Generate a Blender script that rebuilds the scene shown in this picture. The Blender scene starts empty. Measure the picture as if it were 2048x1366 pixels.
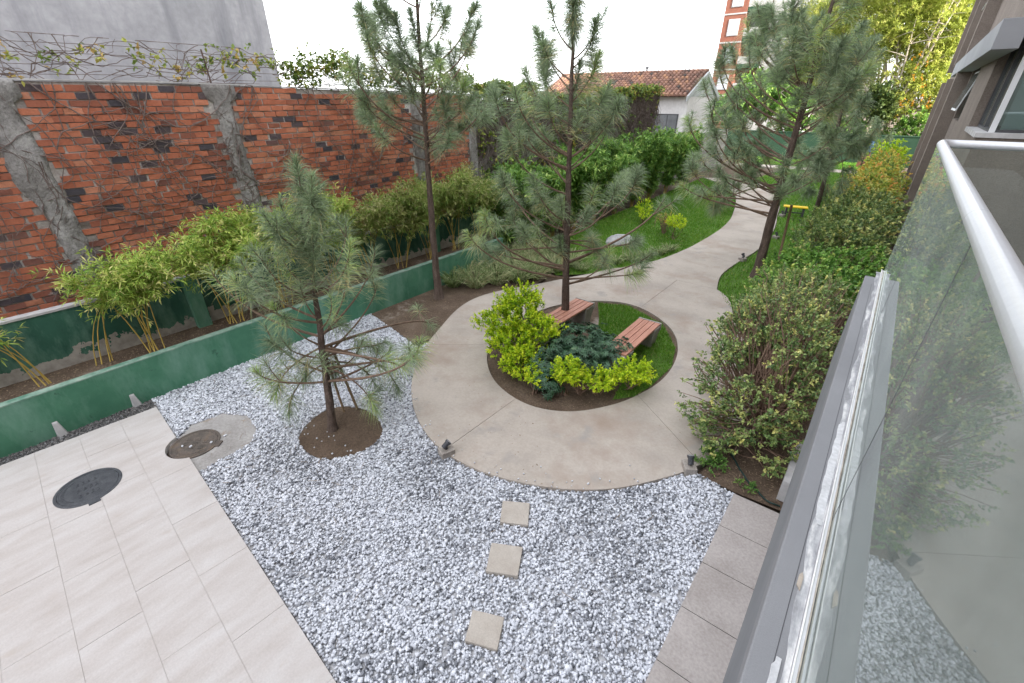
import bpy, bmesh, math, random
import numpy as np
from mathutils import Vector, Matrix
from mathutils.geometry import tessellate_polygon

R = math.radians
random.seed(7)
rng = np.random.default_rng(7)
scene = bpy.context.scene
col = scene.collection

# ------------------------------------------------------------------ camera, sky, sun, exposure
cam_data = bpy.data.cameras.new("camera")
cam = bpy.data.objects.new("camera", cam_data)
col.objects.link(cam)
cam_data.sensor_width = 36.0
cam_data.lens = 36.0 * 890.0 / 2048.0
cam_data.clip_start = 0.02
cam_data.clip_end = 3000.0
cam.location = (0.0, 0.0, 4.2)
cam.rotation_euler = (R(90.0 - 28.687), 0.0, R(38.81))
scene.camera = cam

SUN_ELEV = R(25.0)
SUN_TRAVEL = Vector((-1.0, 0.30, 0.0)).normalized()      # the light comes over the apartment block on the right
world = bpy.data.worlds.new("World")
scene.world = world
world.use_nodes = True
wn, wl = world.node_tree.nodes, world.node_tree.links
wn.clear()
w_out = wn.new("ShaderNodeOutputWorld")
w_bg = wn.new("ShaderNodeBackground")
w_sky = wn.new("ShaderNodeTexSky")
w_sky.sky_type = 'NISHITA'
w_sky.sun_disc = False
w_sky.sun_elevation = SUN_ELEV
w_sky.sun_rotation = math.atan2(-SUN_TRAVEL.x, -SUN_TRAVEL.y)
w_sky.air_density = 1.0
w_sky.dust_density = 3.0
w_sky.ozone_density = 1.0
w_hsv = wn.new("ShaderNodeHueSaturation")                 # a milky, hazy sky: nearly white
w_hsv.inputs["Saturation"].default_value = 0.32
w_bg.inputs["Strength"].default_value = 0.15
wl.new(w_sky.outputs[0], w_hsv.inputs["Color"])
w_mix = wn.new("ShaderNodeMix")                            # thin even cloud over the whole sky
w_mix.data_type = 'RGBA'
w_mix.inputs[0].default_value = 0.55
w_mix.inputs[7].default_value = (3.3, 3.35, 3.5, 1.0)
wl.new(w_hsv.outputs[0], w_mix.inputs[6])
wl.new(w_mix.outputs[2], w_bg.inputs["Color"])
wl.new(w_bg.outputs[0], w_out.inputs["Surface"])

sun_data = bpy.data.lights.new("sun", 'SUN')
sun_data.energy = 2.0
sun_data.angle = R(0.6)
sun_data.color = (1.0, 0.93, 0.80)
sun = bpy.data.objects.new("sun", sun_data)
col.objects.link(sun)
sdir = Vector((SUN_TRAVEL.x * math.cos(SUN_ELEV), SUN_TRAVEL.y * math.cos(SUN_ELEV), -math.sin(SUN_ELEV)))
sun.rotation_euler = sdir.to_track_quat('-Z', 'Y').to_euler()
sun.location = (30, 10, 40)

scene.view_settings.view_transform = 'Standard'
scene.view_settings.look = 'None'
scene.view_settings.exposure = 2.68
scene.view_settings.gamma = 1.0
scene.view_settings.use_curve_mapping = False
scene.cycles.max_bounces = 8
scene.cycles.diffuse_bounces = 3
scene.cycles.transparent_max_bounces = 10
scene.cycles.use_denoising = True

# ------------------------------------------------------------------ helpers: materials
MATS = {}

def new_mat(name):
    m = bpy.data.materials.new(name)
    m.use_nodes = True
    nt = m.node_tree
    nt.nodes.clear()
    out = nt.nodes.new("ShaderNodeOutputMaterial")
    MATS[name] = m
    return m, nt, out

def N(nt, typ, **kw):
    n = nt.nodes.new(typ)
    for k, v in kw.items():
        if k in n.inputs:
            n.inputs[k].default_value = v
        else:
            setattr(n, k, v)
    return n

def rgba(c):
    return (c[0], c[1], c[2], 1.0)

def ramp(nt, fac, stops):
    r = nt.nodes.new("ShaderNodeValToRGB")
    while len(r.color_ramp.elements) < len(stops):
        r.color_ramp.elements.new(0.5)
    for e, (p, c) in zip(r.color_ramp.elements, stops):
        e.position = p
        e.color = rgba(c)
    nt.links.new(fac, r.inputs[0])
    return r.outputs[0]

def position(nt, stretch=(1, 1, 1)):
    g = nt.nodes.new("ShaderNodeNewGeometry")
    if stretch == (1, 1, 1):
        return g.outputs["Position"]
    v = N(nt, "ShaderNodeVectorMath", operation='MULTIPLY')
    nt.links.new(g.outputs["Position"], v.inputs[0])
    v.inputs[1].default_value = stretch
    return v.outputs[0]

def noise(nt, scale, detail=5.0, rough=0.55, stretch=(1, 1, 1)):
    n = N(nt, "ShaderNodeTexNoise", Scale=scale, Detail=detail, Roughness=rough)
    nt.links.new(position(nt, stretch), n.inputs["Vector"])
    return n.outputs["Fac"]

def mixc(nt, fac, a, b, mode='MIX'):
    m = nt.nodes.new("ShaderNodeMix")
    m.data_type = 'RGBA'
    m.blend_type = mode
    for s, v in ((m.inputs[0], fac), (m.inputs[6], a), (m.inputs[7], b)):
        if hasattr(v, "is_linked") or isinstance(v, bpy.types.NodeSocket):
            nt.links.new(v, s)
        elif isinstance(v, (int, float)):
            s.default_value = v
        else:
            s.default_value = rgba(v)
    return m.outputs[2]

def principled(nt, out, color, rough=0.85, metallic=0.0, spec=0.3, bump=None, bstrength=0.3, bdist=0.02):
    p = N(nt, "ShaderNodeBsdfPrincipled")
    p.inputs["Roughness"].default_value = rough
    p.inputs["Metallic"].default_value = metallic
    p.inputs["Specular IOR Level"].default_value = spec
    if isinstance(color, bpy.types.NodeSocket):
        nt.links.new(color, p.inputs["Base Color"])
    else:
        p.inputs["Base Color"].default_value = rgba(color)
    if bump is not None:
        b = N(nt, "ShaderNodeBump", Strength=bstrength, Distance=bdist)
        nt.links.new(bump, b.inputs["Height"])
        nt.links.new(b.outputs[0], p.inputs["Normal"])
    if out is not None:
        nt.links.new(p.outputs[0], out.inputs["Surface"])
    return p

def surf(name, stops, scale=3.0, rough=0.85, stretch=(1, 1, 1), fine=None, fine_amt=0.25, stain=None,
         bscale=None, bstrength=0.3, bdist=0.01, metallic=0.0, spec=0.3, detail=6.0):
    """stops: colour ramp over noise; fine: scale of a second noise that mottles; stain: (scale, lo, hi, colour, stretch)"""
    m, nt, out = new_mat(name)
    c = ramp(nt, noise(nt, scale, detail, 0.6, stretch), stops)
    if fine:
        f = ramp(nt, noise(nt, fine, 4, 0.6), [(0.3, (1 - fine_amt,) * 3), (0.7, (1 + 0,) * 3)])
        c = mixc(nt, 1.0, c, f, 'MULTIPLY')
    for st in (stain or []):
        s = ramp(nt, noise(nt, st[0], 6, 0.65, st[4] if len(st) > 4 else (1, 1, 1)),
                 [(st[1], (0, 0, 0)), (st[2], (1, 1, 1))])
        c = mixc(nt, s, c, st[3])
    bn = noise(nt, bscale, 5, 0.6) if bscale else None
    principled(nt, out, c, rough, metallic, spec, bn, bstrength, bdist)
    return m

def tinted(name, stops, rough=0.6, trans=0.0, spec=0.3, fine=None, fine_amt=0.3, attr="tint", stain=None):
    """colour taken from the per-piece attribute; trans > 0 lets light through (leaves)"""
    m, nt, out = new_mat(name)
    a = N(nt, "ShaderNodeAttribute", attribute_name=attr)
    c = ramp(nt, a.outputs["Fac"], stops)
    if fine:
        f = ramp(nt, noise(nt, fine, 5, 0.65), [(0.3, (1 - fine_amt,) * 3), (0.7, (1, 1, 1))])
        c = mixc(nt, 1.0, c, f, 'MULTIPLY')
    for st in (stain or []):
        s = ramp(nt, noise(nt, st[0], 6, 0.65, st[4] if len(st) > 4 else (1, 1, 1)),
                 [(st[1], (0, 0, 0)), (st[2], (1, 1, 1))])
        c = mixc(nt, s, c, st[3])
    if trans <= 0:
        principled(nt, out, c, rough, 0, spec)
    else:
        p = principled(nt, None, c, rough, 0, spec)
        t = N(nt, "ShaderNodeBsdfTranslucent")
        nt.links.new(c, t.inputs["Color"])
        mx = N(nt, "ShaderNodeMixShader")
        mx.inputs[0].default_value = trans
        nt.links.new(p.outputs[0], mx.inputs[1])
        nt.links.new(t.outputs[0], mx.inputs[2])
        nt.links.new(mx.outputs[0], out.inputs["Surface"])
    return m

# ------------------------------------------------------------------ helpers: objects
def tag(o, label=None, cat=None, group=None, kind=None):
    if label: o["label"] = label
    if cat: o["category"] = cat
    if group: o["group"] = group
    if kind: o["kind"] = kind
    return o

def empty(name, loc=(0, 0, 0), rz=0.0, label=None, cat=None, group=None, parent=None):
    o = bpy.data.objects.new(name, None)
    o.empty_display_size = 0.2
    col.objects.link(o)
    o.location = loc
    o.rotation_euler = (0, 0, rz)
    if parent: o.parent = parent
    return tag(o, label, cat, group)

def link(name, me, mat=None, parent=None, loc=None, rot=None):
    o = bpy.data.objects.new(name, me)
    col.objects.link(o)
    if mat is not None:
        m = MATS[mat] if isinstance(mat, str) else mat
        if not me.materials:
            me.materials.append(m)
    if parent is not None:
        o.parent = parent
    if loc is not None: o.location = loc
    if rot is not None: o.rotation_euler = rot
    return o

def np_mesh(name, V, Fc, tint=None, smooth=False):
    """V (n,3), Fc (m,k) faces of one size; tint per vertex"""
    V = np.asarray(V, np.float32); Fc = np.asarray(Fc, np.int32)
    me = bpy.data.meshes.new(name)
    n, (m, k) = len(V), Fc.shape
    me.vertices.add(n)
    me.vertices.foreach_set("co", V.ravel())
    me.loops.add(m * k)
    me.loops.foreach_set("vertex_index", Fc.ravel())
    me.polygons.add(m)
    me.polygons.foreach_set("loop_start", np.arange(0, m * k, k, dtype=np.int32))
    me.update(calc_edges=True)
    if smooth:
        me.polygons.foreach_set("use_smooth", np.ones(m, bool))
    if tint is not None:
        at = me.attributes.new("tint", 'FLOAT', 'POINT')
        at.data.foreach_set("value", np.asarray(tint, np.float32))
    return me

class MB:
    """collects shapes; build() links them as ONE mesh object"""
    def __init__(self):
        self.v, self.f, self.t = [], [], []
    def add(self, verts, faces, tint=0.5):
        b = len(self.v)
        self.v += [tuple(p) for p in verts]
        self.t += [tint] * len(verts)
        self.f += [tuple(i + b for i in f) for f in faces]
        return self
    def box(self, x0, x1, y0, y1, z0, z1, tint=0.5):
        vs = [(x, y, z) for z in (z0, z1) for y in (y0, y1) for x in (x0, x1)]
        return self.add(vs, [(0, 2, 3, 1), (4, 5, 7, 6), (0, 1, 5, 4), (2, 6, 7, 3), (0, 4, 6, 2), (1, 3, 7, 5)], tint)
    def tube(self, pts, rad, sides=8, tint=0.5, caps=True):
        pts = [Vector(p) for p in pts]
        n = len(pts)
        if not isinstance(rad, (list, tuple)): rad = [rad] * n
        vs, fs = [], []
        up = Vector((0.13, 0.37, 0.92))
        for i, p in enumerate(pts):
            d = (pts[min(i + 1, n - 1)] - pts[max(i - 1, 0)]).normalized()
            a = d.cross(up)
            if a.length < 1e-3: a = d.cross(Vector((1, 0, 0)))
            a.normalize(); b = d.cross(a)
            for s in range(sides):
                t = 2 * math.pi * s / sides
                vs.append(p + (a * math.cos(t) + b * math.sin(t)) * rad[i])
        for i in range(n - 1):
            for s in range(sides):
                s2 = (s + 1) % sides
                fs.append((i * sides + s, i * sides + s2, (i + 1) * sides + s2, (i + 1) * sides + s))
        if caps:
            fs.append(tuple(range(sides)))
            fs.append(tuple((n - 1) * sides + s for s in reversed(range(sides))))
        return self.add(vs, fs, tint)
    def prism(self, poly, z0, z1, tint=0.5):
        n = len(poly)
        area = sum(poly[i][0] * poly[(i + 1) % n][1] - poly[(i + 1) % n][0] * poly[i][1] for i in range(n))
        if area < 0: poly = poly[::-1]
        vs = [(p[0], p[1], z0) for p in poly] + [(p[0], p[1], z1) for p in poly]
        tri = tessellate_polygon([[Vector((p[0], p[1], 0)) for p in poly]])
        fs = []
        for t in tri:
            a = poly[t[0]]; b = poly[t[1]]; c = poly[t[2]]
            s = (b[0] - a[0]) * (c[1] - a[1]) - (c[0] - a[0]) * (b[1] - a[1])
            t = t if s > 0 else (t[0], t[2], t[1])
            fs.append(tuple(i + n for i in t))
            fs.append((t[0], t[2], t[1]))
        for i in range(n):
            j = (i + 1) % n
            fs.append((i, j, j + n, i + n))
        return self.add(vs, fs, tint)
    def lathe(self, prof, center=(0, 0, 0), sides=24, axis='Z', tint=0.5):
        vs, fs = [], []
        for r, h in prof:
            for s in range(sides):
                t = 2 * math.pi * s / sides
                vs.append((center[0] + r * math.cos(t), center[1] + r * math.sin(t), center[2] + h))
        for i in range(len(prof) - 1):
            for s in range(sides):
                s2 = (s + 1) % sides
                fs.append((i * sides + s, i * sides + s2, (i + 1) * sides + s2, (i + 1) * sides + s))
        fs.append(tuple(reversed(range(sides))))
        fs.append(tuple((len(prof) - 1) * sides + s for s in range(sides)))
        return self.add(vs, fs, tint)
    def mesh(self, name, smooth=False, bevel=0.0):
        me = bpy.data.meshes.new(name)
        me.from_pydata(self.v, [], self.f)
        at = me.attributes.new("tint", 'FLOAT', 'POINT')
        at.data.foreach_set("value", np.asarray(self.t, np.float32))
        if bevel > 0:
            bm = bmesh.new(); bm.from_mesh(me)
            bmesh.ops.bevel(bm, geom=[e for e in bm.edges], offset=bevel, segments=1, affect='EDGES', clamp_overlap=True)
            bm.to_mesh(me); bm.free()
        if smooth:
            me.polygons.foreach_set("use_smooth", np.ones(len(me.polygons), bool))
        me.update()
        return me
    def build(self, name, mat, parent=None, smooth=False, bevel=0.0, loc=None, rot=None):
        return link(name, self.mesh(name, smooth, bevel), mat, parent, loc, rot)

def in_poly(P, poly):
    x, y = P[:, 0], P[:, 1]
    inside = np.zeros(len(P), bool)
    n = len(poly)
    for i in range(n):
        x1, y1 = poly[i]; x2, y2 = poly[(i + 1) % n]
        c = ((y1 > y) != (y2 > y)) & (x < (x2 - x1) * (y - y1) / (y2 - y1 + 1e-12) + x1)
        inside ^= c
    return inside

def scatter(poly, n, holes=()):
    a = np.array(poly)
    lo, hi = a.min(0), a.max(0)
    P = rng.uniform(lo, hi, (int(n), 2))
    k = in_poly(P, poly)
    for h in holes: k &= ~in_poly(P, h)
    return P[k]

def vnoise(P, scale, seed=0):
    """cheap smooth value noise on 2-D points, 0..1"""
    r = np.random.default_rng(seed)
    tab = r.random((64, 64))
    q = P * scale + 1000.0
    i = np.floor(q).astype(int); f = q - i
    f = f * f * (3 - 2 * f)
    a = tab[i[:, 0] % 64, i[:, 1] % 64]; b = tab[(i[:, 0] + 1) % 64, i[:, 1] % 64]
    c = tab[i[:, 0] % 64, (i[:, 1] + 1) % 64]; d = tab[(i[:, 0] + 1) % 64, (i[:, 1] + 1) % 64]
    return (a * (1 - f[:, 0]) + b * f[:, 0]) * (1 - f[:, 1]) + (c * (1 - f[:, 0]) + d * f[:, 0]) * f[:, 1]

def unit(v):
    return v / (np.linalg.norm(v, axis=-1, keepdims=True) + 1e-9)

def rand_dirs(n):
    return unit(rng.normal(size=(n, 3)))

def rand_rot(n):
    q = rng.normal(size=(n, 4)); q /= np.linalg.norm(q, axis=1, keepdims=True)
    w, x, y, z = q.T
    return np.stack([np.stack([1 - 2 * (y * y + z * z), 2 * (x * y - z * w), 2 * (x * z + y * w)], -1),
                     np.stack([2 * (x * y + z * w), 1 - 2 * (x * x + z * z), 2 * (y * z - x * w)], -1),
                     np.stack([2 * (x * z - y * w), 2 * (y * z + x * w), 1 - 2 * (x * x + y * y)], -1)], 1)

def stones_mesh(name, P, size, tint, zflat=0.75):
    """angular crushed stones: jittered cubes with random turn"""
    n = len(P)
    cube = np.array([(x, y, z) for z in (-1, 1) for y in (-1, 1) for x in (-1, 1)], float)
    faces = np.array([(0, 2, 3, 1), (4, 5, 7, 6), (0, 1, 5, 4), (2, 6, 7, 3), (0, 4, 6, 2), (1, 3, 7, 5)])
    V = cube[None] * (0.42 + 0.26 * rng.random((n, 8, 3)))
    V *= np.stack([rng.uniform(.8, 1.35, n), rng.uniform(.7, 1.1, n), rng.uniform(.5, .9, n)], -1)[:, None, :]
    V = np.einsum('nij,nkj->nki', rand_rot(n), V)
    V *= np.array([1, 1, zflat])
    V = V * np.asarray(size)[:, None, None] + P[:, None, :]
    F = (faces[None] + 8 * np.arange(n)[:, None, None]).reshape(-1, 4)
    return np_mesh(name, V.reshape(-1, 3), F, np.repeat(tint, 8))

def leaves_arrays(P, D, L, W, fold=0.25, droop=0.0, roll=None):
    """folded rhombus leaves: base P, direction D, length L, width W"""
    n = len(P)
    D = unit(D)
    up = rand_dirs(n) * 0.45 + np.array([0, 0, 1.0])
    if roll is not None: up = roll
    S = unit(np.cross(D, up))
    Nn = np.cross(S, D)
    L = np.broadcast_to(L, (n,))[:, None]; W = np.broadcast_to(W, (n,))[:, None]
    mid = P + D * L * 0.48 + Nn * W * fold * 0.5
    tip = P + D * L - Nn * L * droop
    l = mid - S * W * 0.5 + Nn * W * fold
    r = mid + S * W * 0.5 + Nn * W * fold
    V = np.stack([P, l, tip, r], 1)
    F = np.array([(0, 2, 1), (0, 3, 2)])[None] + 4 * np.arange(n)[:, None, None]
    return V.reshape(-1, 3), F.reshape(-1, 3)

def leaf_mesh(name, parts):
    """parts: list of (V, F, tint-per-leaf)"""
    Vs, Fs, Ts, b = [], [], [], 0
    for V, F, t in parts:
        Vs.append(V); Fs.append(F + b); Ts.append(np.repeat(t, len(V) // len(t))); b += len(V)
    return np_mesh(name, np.concatenate(Vs), np.concatenate(Fs), np.concatenate(Ts))

def needles_arrays(P, D, L, W, droop=0.25):
    """long needles: two joints, three triangles each"""
    n = len(P)
    D = unit(D)
    S = unit(np.cross(D, rand_dirs(n)))
    L = np.broadcast_to(L, (n,))[:, None]
    mid = P + D * L * 0.5 + np.array([0, 0, -1.0]) * L * droop * 0.12
    tip = P + D * L * 0.97 + np.array([0, 0, -1.0]) * L * droop * 0.5
    w = S * W * 0.5
    V = np.stack([P - w, P + w, mid + w * 0.9, mid - w * 0.9, tip], 1)
    F = np.array([(0, 1, 2), (0, 2, 3), (3, 2, 4)])[None] + 5 * np.arange(n)[:, None, None]
    return V.reshape(-1, 3), F.reshape(-1, 3)

def bez(a, b, c, n=8):
    a, b, c = Vector(a), Vector(b), Vector(c)
    return [a * (1 - t) ** 2 + b * 2 * t * (1 - t) + c * t * t for t in [i / (n - 1) for i in range(n)]]
# ------------------------------------------------------------------ materials
surf("earth", [(0.3, (0.10, 0.07, 0.05)), (0.7, (0.19, 0.14, 0.10))], 1.2, 0.95, fine=22, fine_amt=0.45, bscale=30, bstrength=0.6)
surf("soil", [(0.3, (0.11, 0.075, 0.052)), (0.55, (0.17, 0.12, 0.085)), (0.75, (0.25, 0.19, 0.145))], 2.2, 0.95, fine=40, fine_amt=0.5,
     stain=[(1.1, 0.62, 0.72, (0.36, 0.31, 0.27))], bscale=45, bstrength=0.8, bdist=0.02)
surf("lawn_ground", [(0.3, (0.098, 0.182, 0.028)), (0.7, (0.140, 0.266, 0.042))], 2.5, 0.95, fine=60, fine_amt=0.5, bscale=80, bstrength=0.8,
     stain=[(0.9, 0.66, 0.76, (0.280, 0.252, 0.126))])
surf("path_concrete", [(0.25, (0.337, 0.298, 0.261)), (0.5, (0.450, 0.395, 0.344)), (0.75, (0.512, 0.454, 0.401))], 0.9, 0.85, fine=30, fine_amt=0.13,
     stain=[(0.75, 0.50, 0.70, (0.317, 0.248, 0.200)), (1.9, 0.58, 0.72, (0.317, 0.293, 0.270)), (2.2, 0.66, 0.74, (0.370, 0.325, 0.287)), (13.0, 0.72, 0.76, (0.247, 0.216, 0.191))],
     bscale=140, bstrength=0.25)
surf("patio_stone", [(0.3, (0.466, 0.420, 0.393)), (0.55, (0.532, 0.497, 0.477)), (0.8, (0.583, 0.562, 0.549))], 2.2, 0.7, (3.0, 0.8, 1), fine=60, fine_amt=0.12,
     stain=[(3.4, 0.60, 0.80, (0.441, 0.386, 0.344), (2, 1, 1)), (9.0, 0.73, 0.79, (0.333, 0.300, 0.274))], bscale=60, bstrength=0.12)
surf("strip_stone", [(0.3, (0.378, 0.338, 0.315)), (0.7, (0.495, 0.450, 0.427))], 2.5, 0.8, fine=40, fine_amt=0.22,
     stain=[(5.0, 0.64, 0.74, (0.297, 0.266, 0.243))], bscale=70, bstrength=0.2)
surf("step_stone", [(0.3, (0.416, 0.365, 0.315)), (0.7, (0.527, 0.480, 0.425))], 5, 0.85, fine=60, fine_amt=0.2, stain=[(8.0, 0.66, 0.75, (0.340, 0.297, 0.255))], bscale=80, bstrength=0.25)
surf("joint_fill", [(0.3, (0.32, 0.29, 0.27)), (0.7, (0.44, 0.40, 0.37))], 8, 0.95)
surf("gravel_bed_floor", [(0.3, (0.34, 0.335, 0.34)), (0.7, (0.52, 0.52, 0.54))], 30, 0.95)
tinted("white_gravel", [(0.0, (0.095, 0.101, 0.115)), (0.2, (0.245, 0.255, 0.285)), (0.42, (0.473, 0.487, 0.531)), (0.7, (0.718, 0.737, 0.792)), (1.0, (0.831, 0.849, 0.902))], 0.75, fine=60, fine_amt=0.15)
tinted("dark_gravel", [(0.0, (0.06, 0.06, 0.06)), (0.5, (0.14, 0.135, 0.135)), (1.0, (0.27, 0.25, 0.24))], 0.85)
tinted("grass_blade", [(0.0, (0.068, 0.180, 0.015)), (0.5, (0.128, 0.300, 0.024)), (0.85, (0.225, 0.405, 0.045)), (1.0, (0.450, 0.435, 0.150))], 0.55, trans=0.25)
surf("dead_litter", [(0.3, (0.16, 0.11, 0.07)), (0.7, (0.33, 0.25, 0.17))], 20, 0.95)

tinted("brick", [(0.0, (0.062, 0.060, 0.072)), (0.14, (0.114, 0.086, 0.091)), (0.2, (0.293, 0.113, 0.076)), (0.5, (0.450, 0.153, 0.089)), (0.8, (0.529, 0.186, 0.105)), (1.0, (0.586, 0.266, 0.168))],
       0.9, fine=28, fine_amt=0.3, stain=[(0.9, 0.58, 0.80, (0.166, 0.107, 0.088)), (2.6, 0.60, 0.74, (0.184, 0.126, 0.107)), (5.0, 0.66, 0.76, (0.405, 0.372, 0.365))])
surf("mortar", [(0.3, (0.188, 0.156, 0.138)), (0.48, (0.425, 0.388, 0.362)), (0.65, (0.650, 0.625, 0.600))], 1.3, 0.95, fine=25, fine_amt=0.4, bscale=40, bstrength=0.6)
surf("column_concrete", [(0.3, (0.163, 0.150, 0.138)), (0.5, (0.338, 0.325, 0.312)), (0.75, (0.550, 0.537, 0.525))], 2.4, 0.95, (1, 1, 0.6), fine=18, fine_amt=0.45,
     stain=[(0.9, 0.52, 0.68, (0.106, 0.100, 0.088))], bscale=38, bstrength=0.8, bdist=0.03)
surf("pale_cap", [(0.3, (0.35, 0.34, 0.34)), (0.7, (0.58, 0.57, 0.57))], 4, 0.9)
surf("neighbour_plaster", [(0.3, (0.304, 0.308, 0.328)), (0.55, (0.400, 0.400, 0.424)), (0.8, (0.448, 0.448, 0.468))], 0.7, 0.9, fine=9, fine_amt=0.18,
     stain=[(1.6, 0.50, 0.72, (0.185, 0.19, 0.21), (1, 1.0, 0.16)), (7.0, 0.68, 0.74, (0.272, 0.272, 0.288), (1, 1, 0.4))], bscale=10, bstrength=0.4)

def green_paint(name, c1, c2, peel_z=None):
    m, nt, out = new_mat(name)
    c = ramp(nt, noise(nt, 2.4, 6, 0.65), [(0.3, c1), (0.7, c2)])
    c = mixc(nt, ramp(nt, noise(nt, 1.5, 7, 0.7, (1, 1, 0.35)), [(0.47, (0, 0, 0)), (0.75, (1, 1, 1))]), c, (0.20, 0.36, 0.28))
    c = mixc(nt, ramp(nt, noise(nt, 6, 7, 0.7), [(0.64, (0, 0, 0)), (0.72, (0.7, 0.7, 0.7))]), c, (0.03, 0.075, 0.055))
    if peel_z is not None:      # plaster laid bare where the paint has flaked off along the foot of the wall
        sx = N(nt, "ShaderNodeSeparateXYZ")
        nt.links.new(position(nt), sx.inputs[0])
        ad = N(nt, "ShaderNodeMath", operation='MULTIPLY_ADD')
        nt.links.new(noise(nt, 3.2, 6, 0.6), ad.inputs[0]); ad.inputs[1].default_value = -0.9
        nt.links.new(sx.outputs[2], ad.inputs[2])
        lt = N(nt, "ShaderNodeMath", operation='LESS_THAN'); lt.inputs[1].default_value = peel_z
        nt.links.new(ad.outputs[0], lt.inputs[0])
        c = mixc(nt, lt.outputs[0], c, ramp(nt, noise(nt, 9, 5, 0.6), [(0.3, (0.30, 0.28, 0.25)), (0.7, (0.47, 0.44, 0.40))]))
    principled(nt, out, c, 0.7, 0, 0.3, noise(nt, 18, 5, 0.6), 0.25, 0.01)
green_paint("green_paint", (0.052, 0.172, 0.105), (0.090, 0.250, 0.155))
green_paint("green_paint_peeling", (0.022, 0.085, 0.060), (0.042, 0.135, 0.092), 0.34)
surf("worn_edge", [(0.35, (0.10, 0.22, 0.16)), (0.6, (0.27, 0.38, 0.31)), (0.8, (0.44, 0.46, 0.41))], 5, 0.85)

surf("ledge_grey", [(0.3, (0.195, 0.195, 0.204)), (0.7, (0.242, 0.242, 0.252))], 1.2, 0.75, fine=250, fine_amt=0.12, bscale=250, bstrength=0.1,
     stain=[(5, 0.66, 0.8, (0.275, 0.271, 0.271))])
surf("ledge_side", [(0.3, (0.16, 0.165, 0.175)), (0.7, (0.20, 0.205, 0.215))], 2, 0.8)
surf("render_brown", [(0.3, (0.20, 0.165, 0.14)), (0.7, (0.27, 0.225, 0.195))], 1.5, 0.95, fine=55, fine_amt=0.35, bscale=75, bstrength=0.5,
     stain=[(0.7, 0.58, 0.8, (0.30, 0.26, 0.235), (1, 1, 0.2))])
surf("band_grey", [(0.3, (0.24, 0.245, 0.26)), (0.7, (0.30, 0.305, 0.32))], 1.0, 0.7)
surf("aluminium", [(0.3, (0.60, 0.60, 0.61)), (0.7, (0.72, 0.72, 0.73))], 3, 0.42, (1, 0.1, 1), metallic=0.75, spec=0.5, fine=90, fine_amt=0.06)
surf("rail_aluminium", [(0.3, (0.66, 0.67, 0.70)), (0.7, (0.74, 0.75, 0.78))], 2, 0.38, (1, 0.2, 1), metallic=0.55, spec=0.5, fine=60, fine_amt=0.07)
surf("sealant", [(0.3, (0.70, 0.69, 0.67)), (0.7, (0.82, 0.81, 0.79))], 8, 0.6, fine=40, fine_amt=0.2, stain=[(7, 0.60, 0.72, (0.42, 0.36, 0.30))])
surf("sealant_dirty", [(0.35, (0.30, 0.26, 0.22)), (0.7, (0.62, 0.57, 0.48))], 12, 0.8)
surf("plaster_smear", [(0.3, (0.496, 0.496, 0.504)), (0.7, (0.640, 0.640, 0.648))], 10, 0.8, fine=60, fine_amt=0.25, stain=[(9, 0.64, 0.7, (0.320, 0.296, 0.272))])
surf("patio_joint", [(0.3, (0.40, 0.365, 0.34)), (0.7, (0.50, 0.46, 0.43))], 5, 0.95)
surf("scuffed_strip", [(0.44, (0.25, 0.25, 0.26)), (0.54, (0.42, 0.42, 0.43)), (0.60, (0.62, 0.61, 0.60)), (0.74, (0.72, 0.71, 0.70))], 9, 0.7, (2.0, 0.35, 1), fine=70, fine_amt=0.2, stain=[(6, 0.62, 0.70, (0.36, 0.32, 0.28))])
surf("mortar_smudge", [(0.3, (0.26, 0.22, 0.18)), (0.7, (0.44, 0.38, 0.32))], 20, 0.95)
surf("balcony_tile", [(0.3, (0.58, 0.57, 0.55)), (0.7, (0.68, 0.67, 0.65))], 2, 0.5)
surf("white_frame", [(0.3, (0.62, 0.63, 0.64)), (0.7, (0.70, 0.71, 0.72))], 2, 0.5)
surf("dark_frame", [(0.3, (0.05, 0.05, 0.055)), (0.7, (0.08, 0.08, 0.085))], 2, 0.5)
surf("blind_white", [(0.3, (0.759, 0.805, 0.851)), (0.7, (0.851, 0.885, 0.920))], 1, 0.8)
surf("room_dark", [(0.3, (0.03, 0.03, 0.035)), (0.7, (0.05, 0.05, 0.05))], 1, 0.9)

def glass_mat(name, tint, ior, veil=0.0):
    m, nt, out = new_mat(name)
    tr = N(nt, "ShaderNodeBsdfTransparent"); tr.inputs[0].default_value = rgba(tint)
    gl = N(nt, "ShaderNodeBsdfGlossy"); gl.inputs["Roughness"].default_value = 0.0
    gl.inputs["Color"].default_value = (0.93, 0.97, 0.96, 1)
    fr = N(nt, "ShaderNodeFresnel", IOR=ior)
    mx = N(nt, "ShaderNodeMixShader")
    nt.links.new(fr.outputs[0], mx.inputs[0]); nt.links.new(tr.outputs[0], mx.inputs[1]); nt.links.new(gl.outputs[0], mx.inputs[2])
    last = mx.outputs[0]
    if veil > 0:                 # pale veil mixed in to imitate bright reflections and haze in the glass
        df = N(nt, "ShaderNodeBsdfDiffuse"); df.inputs[0].default_value = (0.76, 0.83, 0.80, 1)
        n = ramp(nt, noise(nt, 2.0, 6, 0.65), [(0.3, (veil * 0.6,) * 3), (0.75, (veil * 1.4,) * 3)])
        m2 = N(nt, "ShaderNodeMixShader")
        nt.links.new(n, m2.inputs[0]); nt.links.new(last, m2.inputs[1]); nt.links.new(df.outputs[0], m2.inputs[2])
        last = m2.outputs[0]
    nt.links.new(last, out.inputs["Surface"])
glass_mat("balcony_glass", (0.86, 0.92, 0.90), 1.85, 0.16)
glass_mat("clear_glass", (0.88, 0.92, 0.90), 1.5, 0.03)
glass_mat("window_glass", (0.70, 0.78, 0.76), 1.9, 0.04)
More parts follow.
